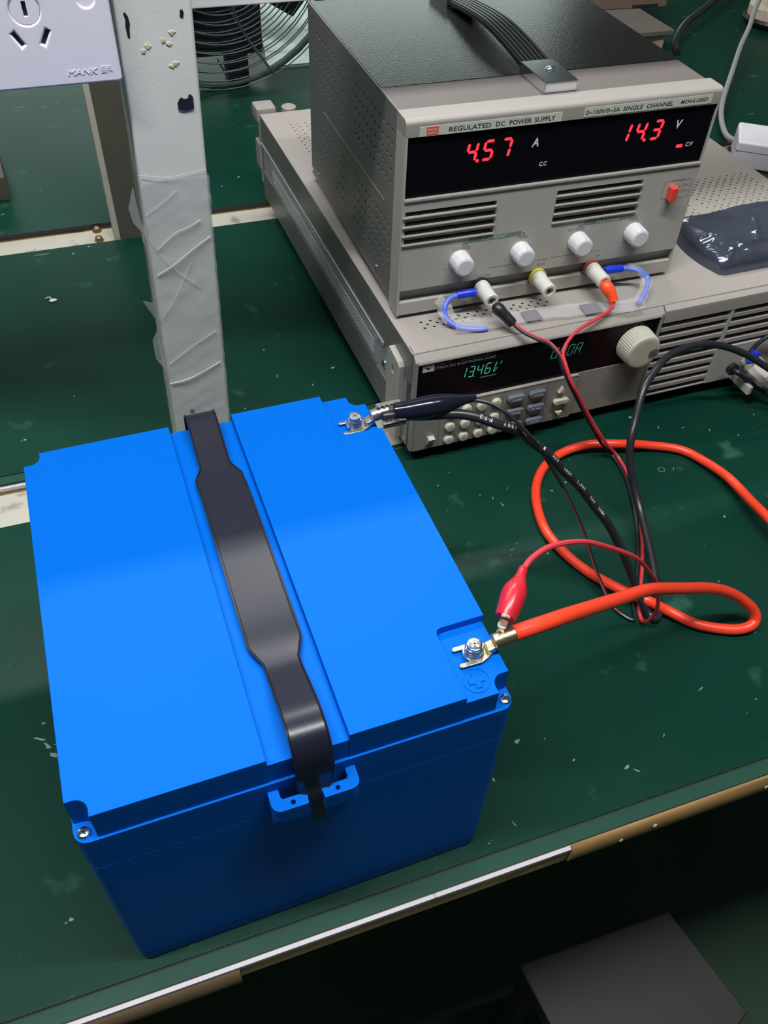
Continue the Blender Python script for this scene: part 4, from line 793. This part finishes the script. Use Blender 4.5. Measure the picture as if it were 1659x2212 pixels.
o = b.build('foil_bag', 'esd', None, 50); o.location = (.1937, .3114, 0); o.rotation_euler = (0, 0, .01879); tag(o, 'crumpled dark shiny anti-static bag lying on the load beside the power supply', 'bag')

# ================================================================ BACKGROUND THINGS
FN = thing('wire_fan', 'desk fan with a dark wire grille on the far bench, top left', 'fan', (212, 1130, 0))
def cage(name, y, dy):
    b = MB()
    for k in range(13):
        r = 30 + k * 12.2; rr = r / 176; yy = y + dy * (1 - rr * rr) ; pts = [(r * math.cos(a), yy, 178 + r * math.sin(a)) for a in [2 * PI * i / 48 for i in range(49)]]
        b.tube(pts, .9, 5, 1, spline=False)
    for k in range(9):
        a = 2 * PI * k / 9 + .62; b.tube([(28 * math.cos(a), y + dy * .97, 178 + 28 * math.sin(a)), (100 * math.cos(a + .15), y + dy * .7, 178 + 100 * math.sin(a + .15)), (176 * math.cos(a + .3), y, 178 + 176 * math.sin(a + .3))], 1.3, 5, 5)
    b.lathe([(0, 30), (4, 28)], (0, y + dy - 2, 178), (0, 1, 0), 24); b.build(name, 'fan_wire', FN, 50)
cage('front_grille', -58, -26); cage('rear_grille', -30, 5)
b = MB(); b.tube([(176 * math.cos(a), -44, 178 + 176 * math.sin(a)) for a in [2 * PI * i / 48 for i in range(49)]], 3.0, 8, 1, spline=False); b.build('rim_hoop', 'fan_wire', FN)
b = MB()
for k in range(3):
    a = 2 * PI * k / 3; mt = Matrix.Translation((0, -44, 178)) @ Matrix.Rotation(a, 4, 'Y') @ Matrix.Translation((0, 0, 82)) @ Matrix.Rotation(.5, 4, 'Z'); b.box(-42, 42, -1, 1, -40, 62, .9, 2, mt)
b.lathe([(-14, 24), (14, 22)], (0, -44, 178), (0, 1, 0), 24); b.build('fan_blades', 'fan_dark', FN)
b = MB(); b.box(-70, 64, -18, 20, 30, 230, 3); b.build('motor_housing', 'fan_dark', FN, label='dark housing behind the grille')
b = MB(); b.box(13, 42, -18, 12, 0, 31, 1.5); b.build('stand_leg', 'fan_dark', FN)
b = MB(); b.box(12, 43, -19, 60, 0, 2.5, 1); b.build('stand_base', 'fan_dark', FN)
o = MB().box(0, 350, 0, 4, 0, 330, 1).build('reflection_sheet', 'bright_sheet'); o.location = (.285, 1.135, .003); o.rotation_euler = (-.62, 0, 0); tag(o, 'added pale green sheet, leaning back to stand in for reflected light behind the right part of the wire fan', 'sheet')  # sheet added for the bright reflected area, tilted to catch the rear lamp

CB = thing('carton', 'brown cardboard carton behind the power supply, at the top of the photo', 'box', (850, 1125, 0), -.05)
b = MB(); b.box(-60, 100, 40, 190, 31, 85, 1); b.build('box_body', 'carton', CB); b = MB(); b.box(38, 84, 38.6, 40.2, 32.5, 36); b.build('grip_slot', 'slot', CB, 0)
o = MB().box(745, 905, 1060, 1330, 24, 30.5, .8).build('board_slab', 'carton_grey'); tag(o, 'flat grey-brown board lying under the brown carton', 'board')
b = MB(); b.box(0, 62, 0, 70, 0, 23.6, 1); WB = b.build('wooden_block', 'carton_pale'); WB.location = (.835, 1.075, 0); WB.rotation_euler = (0, 0, -.12); tag(WB, 'small pale wooden block under the corner of the grey board', 'block')
b = MB(); b.box(0, 70, 0, 90, 0, 23.6, 1); WB2 = b.build('wooden_block', 'carton'); WB2.location = (.77, 1.20, 0); tag(WB2, 'brown block farther back under the grey board', 'block')
o = MB().tube([(905.2, 1040.0, 5.6), (918.5, 1068.1, 10.0), (958.7, 1108.7, 20.0), (1036.3, 1165.2, 24.0), (1136.5, 1244.1, 20.0), (1250, 1300, 6)], 5.2, 12, 8).build('black_cable', 'wire_black'); tag(o, 'thick black cable bending past the wooden block on the far bench', 'cable')
o = MB().tube([(1400, 1420, 8), (1300, 1330, 50), (1209.7, 1223.4, 80.0), (1052.7, 1067.6, 60.0), (981.3, 988.7, 50.0), (943.5, 950.3, 40.0), (885.6, 884.5, 30.0), (839.5, 831.8, 20.0), (815.3, 796.5, 12.0), (791.3, 751.3, 12.0), (774.4, 712.2, 22.0), (757, 684, 38.0)], 3.6, 12, 8).build('grey_cable', 'cable_grey'); tag(o, 'grey cable hanging behind the power supply down to the white adaptor', 'cable')
AD = thing('power_adaptor', 'white plug adaptor on a black power strip, at the right edge', 'adaptor', (744, 684, 0), -.62)
MB().box(0, 110, -62, -4, 32, 62, 3, 3).build('adaptor_body', 'adaptor', AD); MB().box(-.3, 110.3, -62.3, -3.7, 51.5, 52.1, .2).build('body_seam', 'ink_soft', AD)
PSX = MB().box(-6, 260, -74, 0, 0, 31.6, 4, 3).build('power_strip', 'black'); PSX.location = (.744, .684, 0); PSX.rotation_euler = (0, 0, -.62); tag(PSX, 'black power strip lying under the white adaptor', 'power strip')
SP = thing('sponge', 'cream pad on a black tray at the far right of the back bench', 'sponge', (1150, 1130, 0))
MB().lathe([(0, 44), (10, 52), (14, 50)], (0, 0, 0), (0, 0, 1), 28).build('tray', 'black', SP); MB().lathe([(12, 46), (28, 46), (34, 40)], (0, 0, 0), (0, 0, 1), 20).build('pad', 'cream', SP)
WD = MB().box(-80, 0, 0, 100, 0, 26, 1.5).build('wood_block', 'wedge'); WD.location = (-.0775, .832, 0); WD.rotation_euler = (0, 0, .06); tag(WD, 'rough dark brown block at the left edge of the far bench', 'block')
sc = MB(); sc.plate([(-3.2, -1.4), (0, -2.6), (3.4, -1.6), (4.2, .2), (2.4, 1.8), (-.6, 2.2), (-2.8, .8)], (), .1, 1.2, 'xy', .4); sc.tube([(-1, 1.4, .8), (-1.8, 4.2, 1.5), (-4.2, 5.2, 1.2), (-6.2, 4.4, .6)], .5, 6, 5)
SCR = sc.build('paper_scrap', 'paper'); SCR.location = (-.0505, .6195, 0); tag(SCR, 'small curled white scrap on the middle bench', 'scrap')

ST = thing('stool', 'grey square-topped stool below the bench, bottom right', 'stool', (0, 0, 0))
MB().plate([(236.7, 41.9), (405.8, 38.0), (427.8, -66.8), (375, -88), (252, -92)], (), -470, -445, 'xy', 2).build('seat', 'stool', ST)
for (x, y) in ((250, 28), (392, 24), (264, -76), (398, -66)): MB().box(x - 9, x + 9, y - 9, y + 9, -720, -469, 1).build('leg', 'stool', ST)
for x in (-1150, 2150):
    for (t, yy, zz) in ((B1, 40, -19), (B1, 290, -19), (B2, 60, -19), (B2, 280, -19), (B3, 60, -19), (B3, 1400, -19)):
        MB().box(x - 20, x + 20, yy - 20, yy + 20, -720, -19.0, 1).build('leg', 'steel_paint', t)
